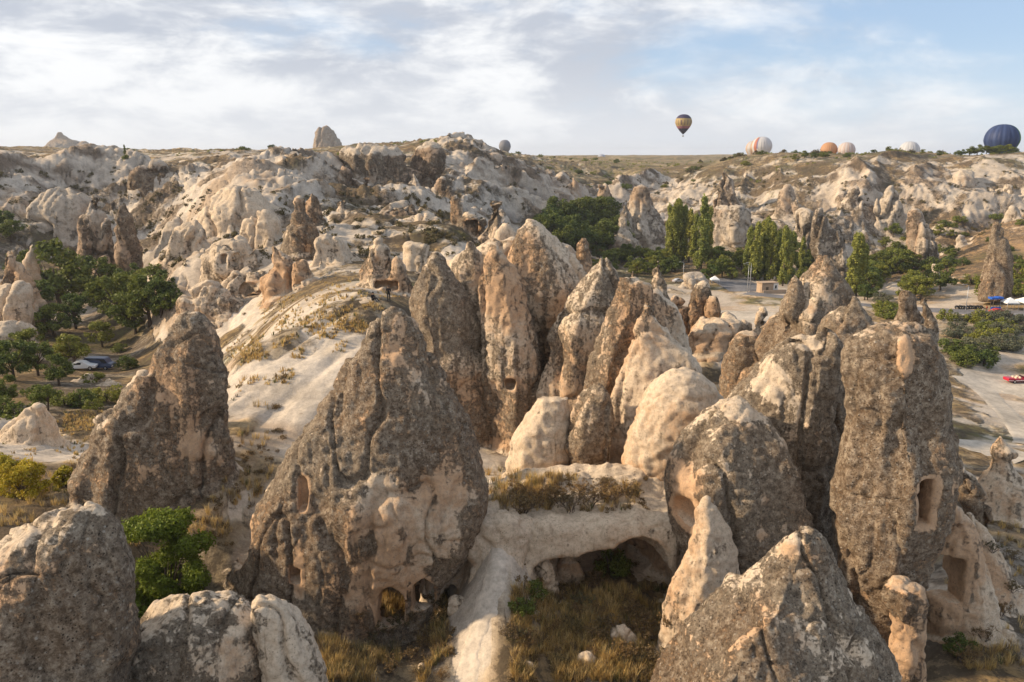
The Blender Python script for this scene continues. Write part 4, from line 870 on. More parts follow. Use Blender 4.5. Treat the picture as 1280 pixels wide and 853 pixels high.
tag(mesh_obj('plateau_scrub', v, f, L_mid, smooth=False, k='stuff'), 'green low scrub covering the flat plateau tops', 'scrub')
for px, d, h_ in ((1186, 468, 4.2), (1197, 470, 5.0), (1206, 466, 6.2), (1217, 470, 5.0), (1226, 472, 4.6), (1233, 468, 5.5), (1242, 470, 5.2), (1250, 474, 4.4), (1160, 470, 3.4), (1140, 472, 3.2), (1008, 470, 4.0), (996, 474, 4.4), (985, 472, 3.8), (1022, 476, 3.4), (1098, 470, 3.2), (1080, 476, 3.0)):
    x = (px - HX) / FPX * d; plant(random.choice(['mid', 'dark']), (x, d, gz(x, d) - .3), h_, 'small round tree on the cliff rim before the blue balloon' if px > 1170 else 'small round tree on the cliff rim before the pale balloons', 'trees along the right cliff rim', 1.4)
# foreground tree and bright bushes
def fore_tree(px, py, d, h, w, mat, n, ls, label, seed):
    p = P(px, py, d); root = empty('walnut_tree' if w > 2 else 'bush', (p[0], p[1], gz(p[0], p[1]) - .15), label, 'tree' if w > 2 else 'bush'); r = random.Random(seed)
    parts = [tube([(0, 0, -.3), (.1, 0, h * .2), (0, .1, h * .5)], [.16, .13, .06], 7)]; C = []; Rr = []
    for i in range(14):
        a = i * 2.4; q = w * r.uniform(.3, .85); z = h * r.uniform(.4, .9)
        parts.append(tube([(0, 0, h * .12), (q * .5 * math.cos(a), q * .5 * math.sin(a), z * .7), (q * math.cos(a), q * math.sin(a), z)], [.06, .035, .012], 5))
    for i in range(70):
        a = r.uniform(0, 6.3); t = r.random(); z = h * (.10 + .82 * t); ww = w * math.sin(math.pi * (.25 + .66 * t)) ** .6; q = ww * math.sqrt(r.random())
        C.append((q * math.cos(a), q * math.sin(a), z)); Rr.append(r.uniform(.28, .62) * w / 2.4)
    V, F = merge(parts); mesh_obj('trunk', V, F, M_bark, root)
    v, f = leaves(C, Rr, n, ls, seed, .85); mesh_obj('crown', v, f, mat, root, smooth=False)
fore_tree(211, 765, 41, 6.9, 3.0, L_fore, 34000, .088, 'full leafy green tree growing between the dark boulder and the largest cone', 81)
fore_tree(32, 640, 49, 2.4, 1.5, L_yel, 5200, .085, 'bright yellow-green bush on the grass above the dark boulder', 82)
fore_tree(8, 622, 52, 2.2, 1.4, L_yel, 4200, .085, 'yellow-green bush half out of view on the grassy slope', 83)
fore_tree(84, 612, 51, 1.7, .8, L_yel, 2400, .08, 'small yellow-green bush against the foot of the rock tooth', 84)

# ---- dry grass, twigs and cushions
def grass_mat():
    m, t, b = new_mat('dry_grass', .8, .15)
    a = t.add('ShaderNodeAttribute', attribute_name='tint'); t.l.new(a.outputs['Color'], b.inputs['Base Color'])
    tl = t.add('ShaderNodeBsdfTranslucent'); t.l.new(a.outputs['Color'], tl.inputs[0]); mx = t.add('ShaderNodeMixShader'); mx.inputs[0].default_value = .3
    out = [n_ for n_ in t.n if n_.type == 'OUTPUT_MATERIAL'][0]
    t.l.new(b.outputs[0], mx.inputs[1]); t.l.new(tl.outputs[0], mx.inputs[2]); t.l.new(mx.outputs[0], out.inputs[0]); return m
M_grass = grass_mat()
def scatter(polys, seed):
    """points of the built ground seen inside pixel boxes (x0, x1, y0, y1, count, noise threshold)"""
    r = random.Random(seed); out = []
    for x0, x1, y0, y1, n, th in polys:
        for i in range(n):
            px, py = r.uniform(x0, x1), r.uniform(y0, y1); c = cast(px, py)
            if c is None or c[1][2] < .35: continue
            if not (c[2].startswith('terrain') or c[2].startswith('rock_terrace')): continue
            if vnoise(c[0][None] / 1.7 + 5)[0] < th: continue
            out.append(c[0])
    return np.array(out)
for o in hide: pass
pts = scatter([(385,560,745,853,1500,-.35),(640,850,735,853,2300,-.45),(400,470,780,853,500,-.6),(0,150,520,660,700,-.1),(80,175,515,540,500,-.7),(150,175,770,800,60,-1),(600,690,585,640,260,-.2),(640,800,595,640,260,-.1),
    (283,330,420,450,260,-.3),(330,480,370,410,600,-.15),(340,460,400,440,500,.0),(300,380,440,480,220,.15),(290,340,480,560,60,.2),(150,340,590,720,500,.1),(1180,1280,640,853,700,-.1),(400,500,340,372,250,-.3),(800,960,400,450,300,0)], 3)
def build_grass(pts):
    r = np.random.RandomState(9); V = []; F = []; Cc = []; n = 0
    for p in pts:
        near = p[1] < 60; nb = r.randint(12, 22) if near else 7
        hh = r.uniform(.22, .62) * (1.25 if near else .8); pal = np.array([(.56, .385, .14), (.64, .47, .21), (.46, .31, .12), (.28, .21, .10), (.20, .15, .10), (.15, .15, .06)][r.choice(6, p=[.28, .24, .16, .12, .12, .08])])
        ba = r.uniform(0, 6.3)
        for k in range(nb):
            a = r.uniform(0, 6.3); q = r.uniform(0, .16); b0 = p + [q * math.cos(a), q * math.sin(a), -.05]
            ln = r.uniform(.15, .55) * hh; h = hh * r.uniform(.6, 1.15); w = .014 if near else .04; sd_ = np.array([-math.sin(a), math.cos(a), 0]) * w
            dr = np.array([math.cos(a), math.sin(a), 0]); m = b0 + dr * ln * .35 + [0, 0, h * .6]; tp = b0 + dr * ln + [0, 0, h]
            V += [b0 - sd_, b0 + sd_, m + sd_ * .7, m - sd_ * .7, tp]; F += [(n, n+1, n+2, n+3), (n+3, n+2, n+4)]
            c = pal * r.uniform(.75, 1.2); Cc += [c] * 5; n += 5
    o = mesh_obj('dry_grass', np.array(V), [list(f) for f in F], M_grass, smooth=False, attrs={'tint': np.array(Cc)}, k='stuff')
    tag(o, 'golden dry grass tufts on the slopes between the rocks', 'grass')
build_grass(pts)
# low cushions
pts2 = scatter([(385,570,740,853,130,-.4),(640,850,700,853,170,-.4),(640,810,590,640,60,-.2),(150,345,560,720,230,.0),(270,480,380,560,60,.15),(1180,1280,600,853,120,0),(60,180,560,640,60,0)], 4)
def build_cushions(pts):
    r = np.random.RandomState(19); C = []; Rr = []
    for p in pts:
        for k in range(r.randint(2, 5)): C.append(p + [r.uniform(-.3, .3), r.uniform(-.3, .3), .03]); Rr.append(r.uniform(.10, .26) * (1 + (p[1] > 55) * .4))
    v, f = leaves(C, Rr, len(C) * 45, .045, 77, .7, .3)
    tag(mesh_obj('dry_cushion_scrub', v, f, L_dry, smooth=False, k='stuff'), 'brown cushion scrub scattered over the ground between the rocks', 'scrub')
build_cushions(pts2)
def twig_mesh(seed):
    r = random.Random(seed); parts = []; tips = []
    def grow(p, d, ln, rad, lev):
        q = p + d * ln; m = (p + q) / 2 + np.array([r.uniform(-1, 1), r.uniform(-1, 1), r.uniform(-.3, .5)]) * ln * .12
        parts.append(tube([p, m, q], [rad, rad * .8, rad * .55], 3))
        if lev == 0: tips.append(q); return
        for k in range(r.choice((2, 3, 3))):
            nd = d + np.array([r.uniform(-1, 1), r.uniform(-1, 1), r.uniform(-.4, .7)]) * .7; nd /= np.linalg.norm(nd)
            grow(p + (q - p) * r.uniform(.5, 1), nd, ln * r.uniform(.5, .75), rad * .6, lev - 1)
    for i in range(9):
        a = r.uniform(0, 6.3); t = r.uniform(.2, .8); d = np.array([math.cos(a) * t, math.sin(a) * t, 1]); d /= np.linalg.norm(d)
        grow(np.array([.06 * math.cos(a), .06 * math.sin(a), -.06]), d, r.uniform(.30, .45), .014, 3)
    return merge(parts), tips
TW = []
for i in range(3):
    (V, F), tips = twig_mesh(90 + i); root = empty('dry_shrub', (0, 0, 0)); mesh_obj('branches', V, F, M_twig, root, smooth=False)
    v, f = leaves(tips, [.05] * len(tips), 700, .028, 91 + i); mesh_obj('leaves', v, f, L_dry if i else L_scrub, root, smooth=False); TW.append(root)
def shrubs(lst, label, group):
    for px, py, h in lst:
        c = cast(px, py)
        if c is None: continue
        o = copy_tree(TW[random.randrange(3)]); o.location = [float(q) for q in c[0]]; o.scale = (h * 1.2, h * 1.2, h); o.rotation_euler = (0, 0, random.uniform(0, 6.3)); tag(o, label, 'shrub', group)
shrubs([(655,640,1.8),(672,634,1.5),(690,622,1.4),(712,640,1.7),(738,634,1.7),(765,628,1.6),(790,622,1.4),(648,622,1.5),(755,612,1.3),(700,630,1.5),(725,622,1.4)], 'twiggy dry shrub on top of the cream terrace', 'dry shrubs on the terrace')
shrubs([(500,790,1.3),(520,775,1.2),(535,800,1.2),(548,780,1.1),(470,800,1.1),(515,825,1.2),(555,765,.9),(490,840,1.1)], 'twiggy dry shrub between the arches and the path', 'dry shrubs beside the arches')
shrubs([(700,745,1.2),(730,760,1.3),(660,770,1.1),(690,790,1.0),(760,790,1.4),(790,770,1.6),(805,800,1.7),(815,830,1.6),(780,820,1.3),(740,735,1.3),(640,800,1.0),(745,800,1.2)], 'twiggy dry shrub in the hollow before the cave mouth', 'dry shrubs before the cave')
shrubs([(1230,800,1.2),(1250,770,1.2),(1265,740,1.0),(1205,830,1.3),(1240,690,1.0),(1265,700,1.1)], 'twiggy dry shrub on the slope beside the square-cut cave room', 'dry shrubs beside the cave room')
shrubs([(random.Random(i).uniform(395, 560), random.Random(i + 50).uniform(770, 850), random.Random(i + 90).uniform(.6, 1.0)) for i in range(12)] , 'small twiggy weed in the golden grass below the largest cone', 'weeds below the largest cone')
shrubs([(random.Random(i + 200).uniform(640, 840), random.Random(i + 250).uniform(765, 850), random.Random(i + 290).uniform(.6, 1.1)) for i in range(20)], 'small twiggy weed in the golden grass before the cave', 'weeds before the cave')
c = cast(765, 720)
if c is not None: plant('bush', c[0], 2.2, 'fresh green bush growing in the cave mouth', None, .8)
for px, py in [(650, 765), (668, 745), (1200, 815)]:
    c = cast(px, py)
    if c is not None: plant('dbush', c[0], 1.1, {650: 'dark green cushion bush beside the path', 668: 'dark green bush below the pale stones by the path', 1200: 'dark bush at the foot of the tan outcrop'}[px], None, 1.3)
for grp in list(protos.values()) + [TW]:
    for p in grp:
        for ch in list(p.children): bpy.data.objects.remove(ch)
        bpy.data.objects.remove(p)
print('plants', time.time() - T0)
# ------------------------------------------------------------------ ways and yards
def way_mat(name, c, sc=3.0):
    m, t, b = new_mat(name, .95, .1); geo = t.add('ShaderNodeNewGeometry'); pos = geo.outputs['Position']
    n1 = t.noise(pos, sc, 8, .7); n2 = t.noise(pos, sc * .15, 5, .6)
    f = t.maprange(t.math('ADD', n1, n2), .7, 1.3, .7, 1.25)
    t.l.new(t.mix(1.0, tuple(c), f, 'MULTIPLY'), b.inputs['Base Color'])
    bp = t.add('ShaderNodeBump'); bp.inputs['Distance'].default_value = .06; bp.inputs['Strength'].default_value = .7; t.l.new(n1, bp.inputs['Height']); t.l.new(bp.outputs[0], b.inputs['Normal']); return m
M_path = way_mat('path_dust', (.52, .445, .36)); M_sand = way_mat('yard_sand', (.46, .40, .325), 1.0); M_asph = way_mat('asphalt', (.17, .165, .17), 1.0)
def ribbon(name, pts, mat, lift=.05, edge=.25, n=None, across=10):
    """pts: (px, py, width in metres); laid on the ground"""
    W = np.array([[*hit(p[0], p[1])[:2], p[2]] for p in pts]); 
    t = np.arange(len(W)); N = n or 26 * (len(W) - 1); tt = np.linspace(0, len(W) - 1, N)
    q = np.stack([np.interp(tt, t, W[:, i]) for i in range(3)], 1)
    ker = np.ones(15) / 15
    for i in range(3): q[:, i] = np.convolve(np.pad(q[:, i], 7, mode='edge'), ker, 'valid')
    d = np.gradient(q[:, :2], axis=0); d /= np.linalg.norm(d, axis=1, keepdims=True) + 1e-9; nr = np.stack([-d[:, 1], d[:, 0]], 1)
    e = 1 + edge * fbm(np.c_[tt * 2.3, tt * 0, tt * 0 + 3], 3); e2 = 1 + edge * fbm(np.c_[tt * 2.1, tt * 0, tt * 0 + 9], 3)
    s = np.linspace(-.5, .5, across); off = s[None] * q[:, 2:3] * np.where(s[None] < 0, e[:, None], e2[:, None])
    X = q[:, 0:1] + nr[:, 0:1] * off; Y = q[:, 1:2] + nr[:, 1:2] * off
    Z = ground(X, Y) + lift - .10 * (np.abs(s[None]) > .49)
    idx = np.arange(X.size).reshape(X.shape); F = np.stack([idx[:-1, :-1], idx[:-1, 1:], idx[1:, 1:], idx[1:, :-1]], -1).reshape(-1, 4)[:, ::-1]
    mesh_obj(name, np.stack([X, Y, Z], -1).reshape(-1, 3), F, mat, k='structure')
ribbon('path', [(576,900,1.2),(583,850,1.25),(588,815,1.3),(600,780,1.4),(612,740,1.5),(620,705,1.7),(628,680,2.0)], M_path, .06, .55)
ribbon('path', [(617,640,1.5),(618,620,1.5),(622,600,1.4)], M_path, .06)
ribbon('track', [(1290,560,4),(1262,520,3.5),(1240,498,4.5),(1225,484,6),(1200,470,5)], M_sand, .08)
ribbon('yard', [(1300,492,14),(1260,484,16),(1225,476,12),(1205,468,6)], M_sand, .05)
ribbon('yard', [(820,398,16),(880,396,22),(950,398,26),(985,396,22)], M_sand, .08, .3)
ribbon('track', [(1190,552,4),(1230,560,7),(1290,575,9)], M_sand, .06)
ribbon('path', [(905,445,1.6),(925,432,1.6),(915,420,1.6),(890,412,1.6)], M_path, .08)
ribbon('road', [(1320,393,7),(1240,392,7),(1180,389,7),(1100,383,7),(1040,378,7),(985,372,7),(930,366,7)], M_asph, .12, .03)
ribbon('parking_lot', [(895,356,30),(925,357,30),(955,358,28)], M_asph, .14, .03)

# ------------------------------------------------------------------ small built things
def bx(x0, x1, y0, y1, z0, z1):
    return [(x0,y0,z0),(x1,y0,z0),(x1,y1,z0),(x0,y1,z0),(x0,y0,z1),(x1,y0,z1),(x1,y1,z1),(x0,y1,z1)], [[0,3,2,1],[4,5,6,7],[0,1,5,4],[1,2,6,5],[2,3,7,6],[3,0,4,7]]
def bevel(o, w=.03, seg=2):
    m = o.modifiers.new('bevel', 'BEVEL'); m.width = w; m.segments = seg; m.limit_method = 'ANGLE'; return o
M_glass = flat_mat('car_glass', (.02, .025, .03), .1, .1, 3, .5); M_tyre = flat_mat('tyre', (.02, .02, .02), .9); M_rim = flat_mat('rim', (.5, .5, .5), .4, .1, 5, .5, .6)
M_lamp = flat_mat('lamp_lens', (.75, .74, .7), .3); M_tail = flat_mat('tail_lens', (.35, .02, .02), .3)
def prism(prof, w0, w1, zmid):
    """side profile (x, z) swept across the width, narrower above zmid"""
    V = []; n = len(prof)
    for sgn in (-1, 1):
        for x, z in prof: V.append((x, sgn * (w0 if z <= zmid else w1) / 2, z))
    F = [list(range(n))[::-1], [n + i for i in range(n)]] + [[i, (i + 1) % n, n + (i + 1) % n, n + i] for i in range(n)]
    return V, F
def wheel(parent, x, y, r, w=.2):
    V, F = tube([(0, -w/2, 0), (0, -w/2 + .03, 0), (0, w/2 - .03, 0), (0, w/2, 0)], [r * .92, r, r, r * .92], 16); o = mesh_obj('wheel', V, F, M_tyre, parent, smooth=False); o.location = (x, y, r)
    V, F = tube([(0, -w/2 - .012, 0), (0, w/2 + .012, 0)], [r * .58, r * .58], 12); mesh_obj('rim', V, F, M_rim, o, smooth=False)
def car(px, py, rot, paint, label, kind='sedan', p=None):
    p = hit(px, py) if p is None else p
    root = empty({'sedan': 'parked_car', 'convertible': 'open_top_car', 'van': 'parked_van'}[kind], p, label, 'van' if kind == 'van' else 'car'); root.rotation_euler = (0, 0, R(rot)); root.location.z += .12
    if kind == 'van':
        pr = [(-2.3,.35),(2.3,.35),(2.4,.8),(2.2,1.05),(1.7,1.15),(1.25,1.85),(1.0,1.95),(-2.2,1.95),(-2.35,1.6),(-2.38,.6)]; cab = [(1.62,1.2),(1.22,1.78),(-2.1,1.78),(-2.1,1.2)]
    elif kind == 'convertible':
        pr = [(-2.6,.4),(2.5,.4),(2.6,.65),(2.4,.85),(.9,.95),(.6,.92),(-1.3,.92),(-1.5,1.0),(-2.4,1.05),(-2.7,1.0),(-2.65,.6)]; cab = [(.95,.95),(.62,1.35),(.56,1.35),(.85,.95)]
    else:
        pr = [(-2.15,.35),(2.15,.35),(2.22,.6),(2.1,.78),(1.0,.92),(.35,1.38),(-.2,1.45),(-1.0,1.4),(-1.6,.98),(-2.1,.92),(-2.2,.6)]; cab = [(.92,.95),(.33,1.32),(-.98,1.33),(-1.48,.98)]
    V, F = prism(pr, 1.75, 1.5, 1.0); bevel(mesh_obj('body', V, F, paint, root, smooth=False), .06)
    V, F = prism(cab, 1.68 if kind != 'van' else 1.62, 1.545, 1.1); mesh_obj('window', V, F, M_glass, root, smooth=False)
    if kind == 'convertible':
        for sx in (-.9, .0):
            for sy in (-.4, .4): V, F = bx(sx-.12, sx+.12, sy-.28, sy+.28, .7, 1.2); bevel(mesh_obj('seat', V, F, M_cream, root, smooth=False), .05)
        V, F = bx(-2.62, 2.6, -.885, .885, .5, .6); mesh_obj('side_trim', V, F, M_white, root, smooth=False)
    for x in (-1.35, 1.35):
        for y in (-.82, .82): wheel(root, x, y, .33)
    for y in (-.6, .6):
        V, F = bx(2.16 if kind != 'van' else 2.36, 2.235 if kind == 'sedan' else 2.44, y-.18, y+.18, .58, .74); mesh_obj('headlight', V, F, M_lamp, root, smooth=False)
        V, F = bx(-2.42 if kind == 'van' else -2.24, -2.1, y-.16, y+.16, .6, .78); mesh_obj('tail_light', V, F, M_tail, root, smooth=False)
    return root
M_red = flat_mat('red_paint', (.50, .035, .03), .3, .1, 1, .5); M_rose = flat_mat('crimson_paint', (.42, .015, .04), .3, .1, 1, .5); M_white = flat_mat('white_paint', (.78, .78, .77), .5, .05); M_cream = flat_mat('cream_hide', (.6, .52, .4), .7)
M_navy = flat_mat('navy_paint', (.03, .05, .11), .3, .1, 1, .5); M_black = flat_mat('black_plastic', (.018, .018, .02), .6); M_silver = flat_mat('silver_paint', (.45, .46, .48), .35, .05, 1, .5, .3); M_blue = flat_mat('blue_paint', (.02, .11, .48), .5)
car(1247, 393, 8, M_red, 'red car driving along the valley road', 'sedan')
car(1272, 479, 6, M_rose, 'long crimson open-top car with white trim in the sandy yard', 'convertible')
car(126, 462, -4, M_navy, 'dark blue van with a pale roof parked by the orchard', 'van')
car(104, 463, 10, M_white, 'white car with a red tail parked beside the dark blue van', 'sedan')
car(848, 354, 20, M_silver, 'silver car parked behind the pale flat-roofed rock', 'sedan')
# quad bikes in a row beside the road
def quad_bike(p, rot):
    r = empty('quad_bike', p, 'dark quad bike parked in the row beside the road', 'quad bike', 'quad bikes parked beside the road'); r.rotation_euler = (0, 0, R(rot))
    V, F = prism([(-.9,.45),(.9,.45),(.95,.75),(.4,.85),(.1,.78),(-.5,.82),(-.95,.8)], .8, .5, .7); bevel(mesh_obj('body', V, F, M_black, r, smooth=False), .05)
    V, F = bx(-.6, .05, -.18, .18, .78, .92); bevel(mesh_obj('seat', V, F, M_tyre, r, smooth=False), .04)
    V, F = tube([(.35, -.4, 1.12), (.42, -.15, 1.02), (.42, .15, 1.02), (.35, .4, 1.12)], [.025] * 4, 6); mesh_obj('handlebar', V, F, M_rim, r, smooth=False)
    for x in (-.6, .6):
        for y in (-.42, .42): wheel(r, x, y, .3, .24)
for i in range(8):
    p = hit(1196 + 4.3 * i, 386.5); p[2] += .1; quad_bike(p, 70 + 4 * (i % 3))
def lamp_post(px, py, h, label, double=False):
    p = hit(px, py); r = empty('street_lamp', p, label, 'street lamp')
    V, F = tube([(0, 0, -.2), (0, 0, h * .5), (0, 0, h)], [.11, .085, .06], 8); mesh_obj('pole', V, F, M_silver, r)
    V, F = tube([(0, 0, h - .05), (-.5, 0, h + .25), (-1.3, 0, h + .3)], [.05, .045, .04], 6); mesh_obj('arm', V, F, M_silver, r)
    V, F = bx(-1.75, -1.2, -.14, .14, h + .25, h + .36); bevel(mesh_obj('lamp_head', V, F, M_silver, r, smooth=False), .03)
    V, F = tube([(0, 0, -.1), (0, 0, .12)], [.25, .22], 8); mesh_obj('base', V, F, M_silver, r)
lamp_post(854, 350, 6, 'grey street lamp beside the pale flat-roofed rock'); lamp_post(934, 366, 9, 'tall grey street lamp before the poplars'); lamp_post(937, 364, 9, 'second tall grey street lamp before the poplars'); lamp_post(1207, 388, 7, 'pale lamp pole standing beside the quad bikes')
def canopy(px, py, w, h, label):
    p = hit(px, py); r = empty('canopy', p, label, 'canopy')
    V = [(-w,-w,h),(w,-w,h),(w,w,h),(-w,w,h),(0,0,h*1.55),(-w,-w,h-.3),(w,-w,h-.3),(w,w,h-.3),(-w,w,h-.3)]; F = [[0,1,4],[1,2,4],[2,3,4],[3,0,4],[0,5,6,1],[1,6,7,2],[2,7,8,3],[3,8,5,0]]
    o = mesh_obj('roof_cloth', V, F, M_white, r, smooth=False); sm = o.modifiers.new('solid', 'SOLIDIFY'); sm.thickness = .04
    for sx in (-1, 1):
        for sy in (-1, 1): V, F = tube([(sx*(w-.1), sy*(w-.1), -.2), (sx*(w-.1), sy*(w-.1), h)], [.04, .04], 6); mesh_obj('post', V, F, M_silver, r)
canopy(1261, 388, 1.7, 2.3, 'white peaked canopy beside the blue-roofed stand'); canopy(1283, 388, 2.2, 2.5, 'larger white canopy half out of view beside the road'); canopy(893, 357, 1.4, 2.1, 'small white canopy in front of the parking lot')
p = hit(1243, 388); r = empty('stand', p, 'small stand with a blue roof on brown posts beside the road', 'stand')
for sx in (-.9, .9):
    for sy in (-.6, .6): V, F = tube([(sx, sy, -.2), (sx, sy, 3.2)], [.08, .08], 6); mesh_obj('post', V, F, M_bark, r)
V, F = bx(-1.7, -.1, -1, 1, 3.1, 3.6); bevel(mesh_obj('roof', V, F, M_blue, r, smooth=False), .05); V, F = bx(.0, 1.6, -1, 1, 3.2, 3.75); bevel(mesh_obj('roof', V, F, M_blue, r, smooth=False), .05)
V, F = bx(-1.5, 1.2, -.9, -.7, .1, 1.0); bevel(mesh_obj('counter', V, F, M_blue, r, smooth=False), .03)
# house by the road
M_plaster = flat_mat('white_plaster', (.68, .64, .58), .9, .1, 2); M_adobe = flat_mat('tan_stone', (.40, .29, .20), .95, .25, 2)
p = hit(958, 366); r = empty('small_house', p, 'small flat-roofed tan house with a white gable by the road', 'house'); r.rotation_euler = (0, 0, R(12))
V, F = bx(-2.6, 1.4, -1.6, 1.8, -.4, 3.0); mesh_obj('wall', V, F, M_adobe, r, smooth=False)
V, F = bx(1.41, 3.0, -1.7, 1.8, -.4, 3.2); mesh_obj('wall', V, F, M_plaster, r, smooth=False)
V, F = bx(-2.8, 3.1, -1.9, 2.0, 3.21, 3.45); mesh_obj('roof', V, F, M_adobe, r, smooth=False)
V, F = bx(1.9, 2.5, -1.76, -1.6, 1.5, 2.5); w_ = mesh_obj('window', V, F, M_glass, r, smooth=False); V, F = bx(1.8, 2.6, -1.8, -1.6, 1.38, 1.49); mesh_obj('sill', V, F, M_plaster, w_, smooth=False)
V, F = bx(-2.6, 5.5, -2.6, -2.2, -.5, 1.1); mesh_obj('garden_wall', V, F, M_adobe, r, smooth=False)
V, F = bx(-1.2, -.3, -1.66, -1.5, 0, 2.0); mesh_obj('door', V, F, M_bark, r, smooth=False)

# ------------------------------------------------------------------ people
def person_mat(name, top, legs, skin=(.45, .29, .2)):
    m, t, b = new_mat(name, .85, .2); a = t.add('ShaderNodeAttribute', attribute_name='zone'); s = t.add('ShaderNodeSeparateColor'); t.l.new(a.outputs['Color'], s.inputs[0])
    g = t.add('ShaderNodeTexCoord'); n = t.noise(g.outputs['Object'], 9, 4)
    c = t.mix(s.outputs[0], tuple(legs), tuple(top)); c = t.mix(s.outputs[1], c, tuple(skin)); c = t.mix(t.math('MULTIPLY', n, .4), c, tuple(q * .5 for q in top)); t.l.new(c, b.inputs['Base Color']); return m
def person(loc, rot, J, mat, label, hair):
    """one continuous body grown from tapered limbs; J holds the joints"""
    L = [('hip','chest',.13,.155,1),('chest','neck',.13,.055,1),('neck','head0',.055,.06,2),('head0','head',.085,.10,2)]
    for s_ in 'lr':
        L += [('hip'+s_,'knee'+s_,.085,.06,0),('knee'+s_,'ank'+s_,.058,.042,0),('ank'+s_,'toe'+s_,.045,.035,0),('sho'+s_,'elb'+s_,.055,.045,1),('elb'+s_,'wri'+s_,.042,.033,1),('wri'+s_,'han'+s_,.034,.030,2),('sho'+s_,'chest',.06,.10,1)]
        a, b = np.array(J['wri'+s_]), np.array(J['han'+s_]); d = b - a; sd_ = np.cross(d, [0.3, .2, 1.0]); sd_ = sd_ / (np.linalg.norm(sd_) + 1e-9)
        for q in range(5): J[f'f{q}{s_}'] = b + d * (.75 - .12 * abs(q - 2)) + sd_ * (q - 2) * .022 if q else a + d * .6 + sd_ * -.06; L.append(('han'+s_, f'f{q}{s_}', .011, .009, 2))
    J = {k: np.array(v, float) for k, v in J.items()}
    allp = np.array(list(J.values())); lo = allp.min(0) - .22; hi = allp.max(0) + .22; h = .018
    X, Y, Z = np.meshgrid(*[np.arange(lo[i], hi[i], h) for i in range(3)], indexing='ij'); Pn = np.stack([X, Y, Z], -1).astype(np.float32)
    F = np.full(X.shape, 9., np.float32); zone = np.zeros(X.shape, np.int8); bestd = np.full(X.shape, 9., np.float32)
    for a, b, ra, rb, zn in L:
        pa, ba = Pn - J[a], J[b] - J[a]; t = np.clip((pa @ ba) / (ba @ ba + 1e-9), 0, 1); dd = np.linalg.norm(pa - t[..., None] * ba, axis=-1) - (ra + (rb - ra) * t)
        zone = np.where(dd < bestd, zn, zone); bestd = np.minimum(bestd, dd); F = smin(F, dd, .03 if ra > .02 else .01)
    V, Q = surface_nets(F, lo, h); gi = np.clip(((V - lo) / h).astype(int), 0, np.array(F.shape) - 1); zn = zone[gi[:, 0], gi[:, 1], gi[:, 2]]
    o = mesh_obj('person', V, Q, mat, attrs={'zone': np.c_[(zn == 1) * 1., (zn == 2) * 1., zn * 0.]}); o.location = [float(q) for q in loc]; o.rotation_euler = (0, 0, R(rot)); tag(o, label, 'person')
    hd = J['head']; th = np.linspace(0, 2 * math.pi, 14, endpoint=False); HV = []; n = 14
    for i, ph in enumerate(np.linspace(.05, 1.75, 7)):
        for t in th: HV.append(hd + np.array([.112 * math.sin(ph) * math.cos(t), .112 * math.sin(ph) * math.sin(t) + .012, .118 * math.cos(ph) + .01]))
    HF = [[i*n+k, i*n+(k+1) % n, (i+1)*n+(k+1) % n, (i+1)*n+k] for i in range(6) for k in range(n)] + [list(range(n))[::-1]]
    mesh_obj('hair', HV, HF, hair, o)
    return o
M_hair = flat_mat('dark_hair', (.02, .015, .012), .7)
STAND = dict(hip=(0,0,.95), chest=(0,0,1.3), neck=(0,0,1.46), head0=(0,-.01,1.55), head=(0,-.02,1.64), hipl=(-.09,0,.92), hipr=(.09,0,.92), kneel=(-.10,-.02,.5), kneer=(.11,-.04,.5), ankl=(-.10,.02,.07), ankr=(.13,.0,.07), toel=(-.11,-.14,.035), toer=(.15,-.15,.035), shol=(-.19,0,1.38), shor=(.19,0,1.38), elbl=(-.26,.02,1.1), elbr=(.24,-.06,1.12), wril=(-.24,-.10,.88), wrir=(.10,-.24,1.2), hanl=(-.235,-.13,.80), hanr=(.05,-.26,1.26))
SIT = dict(hip=(0,0,.12), chest=(0,.03,.47), neck=(0,.0,.63), head0=(0,-.03,.72), head=(0,-.05,.81), hipl=(-.10,-.02,.12), hipr=(.10,-.02,.12), kneel=(-.14,-.36,.34), kneer=(.13,-.40,.30), ankl=(-.13,-.62,.02), ankr=(.13,-.70,.0), toel=(-.14,-.76,.03), toer=(.14,-.84,.02), shol=(-.19,.03,.55), shor=(.19,.03,.55), elbl=(-.27,-.08,.32), elbr=(.28,-.08,.32), wril=(-.15,-.28,.36), wrir=(.16,-.30,.34), hanl=(-.10,-.34,.37), hanr=(.11,-.37,.35))
def seat_pt(px, py):
    c = cast(px, py); return c[0] if c is not None else hit(px, py)
pm_black = person_mat('black_clothes', (.016, .016, .018), (.02, .02, .024))
person(seat_pt(486, 377), 20, dict(STAND), pm_black, 'person in black clothes standing on the ridge with a hand raised to the chest', M_hair)
person(seat_pt(466, 376), 60, dict(SIT), pm_black, 'person in black clothes sitting on the pale rock of the ridge', M_hair)
person(hit(530, 335, 105), 150, dict(STAND), person_mat('blue_top_clothes', (.015, .10, .55), (.02, .02, .03)), 'person in a bright blue top and dark trousers on the far clearing', M_hair)
person(hit(1233, 390), 40, dict(STAND), person_mat('red_top_clothes', (.45, .03, .02), (.03, .03, .04)), 'person in a red top beside the blue-roofed stand', M_hair)
person(hit(1228, 393), -30, dict(STAND), person_mat('grey_clothes', (.3, .28, .24), (.12, .12, .13)), 'person in pale grey clothes walking along the valley road', M_hair)

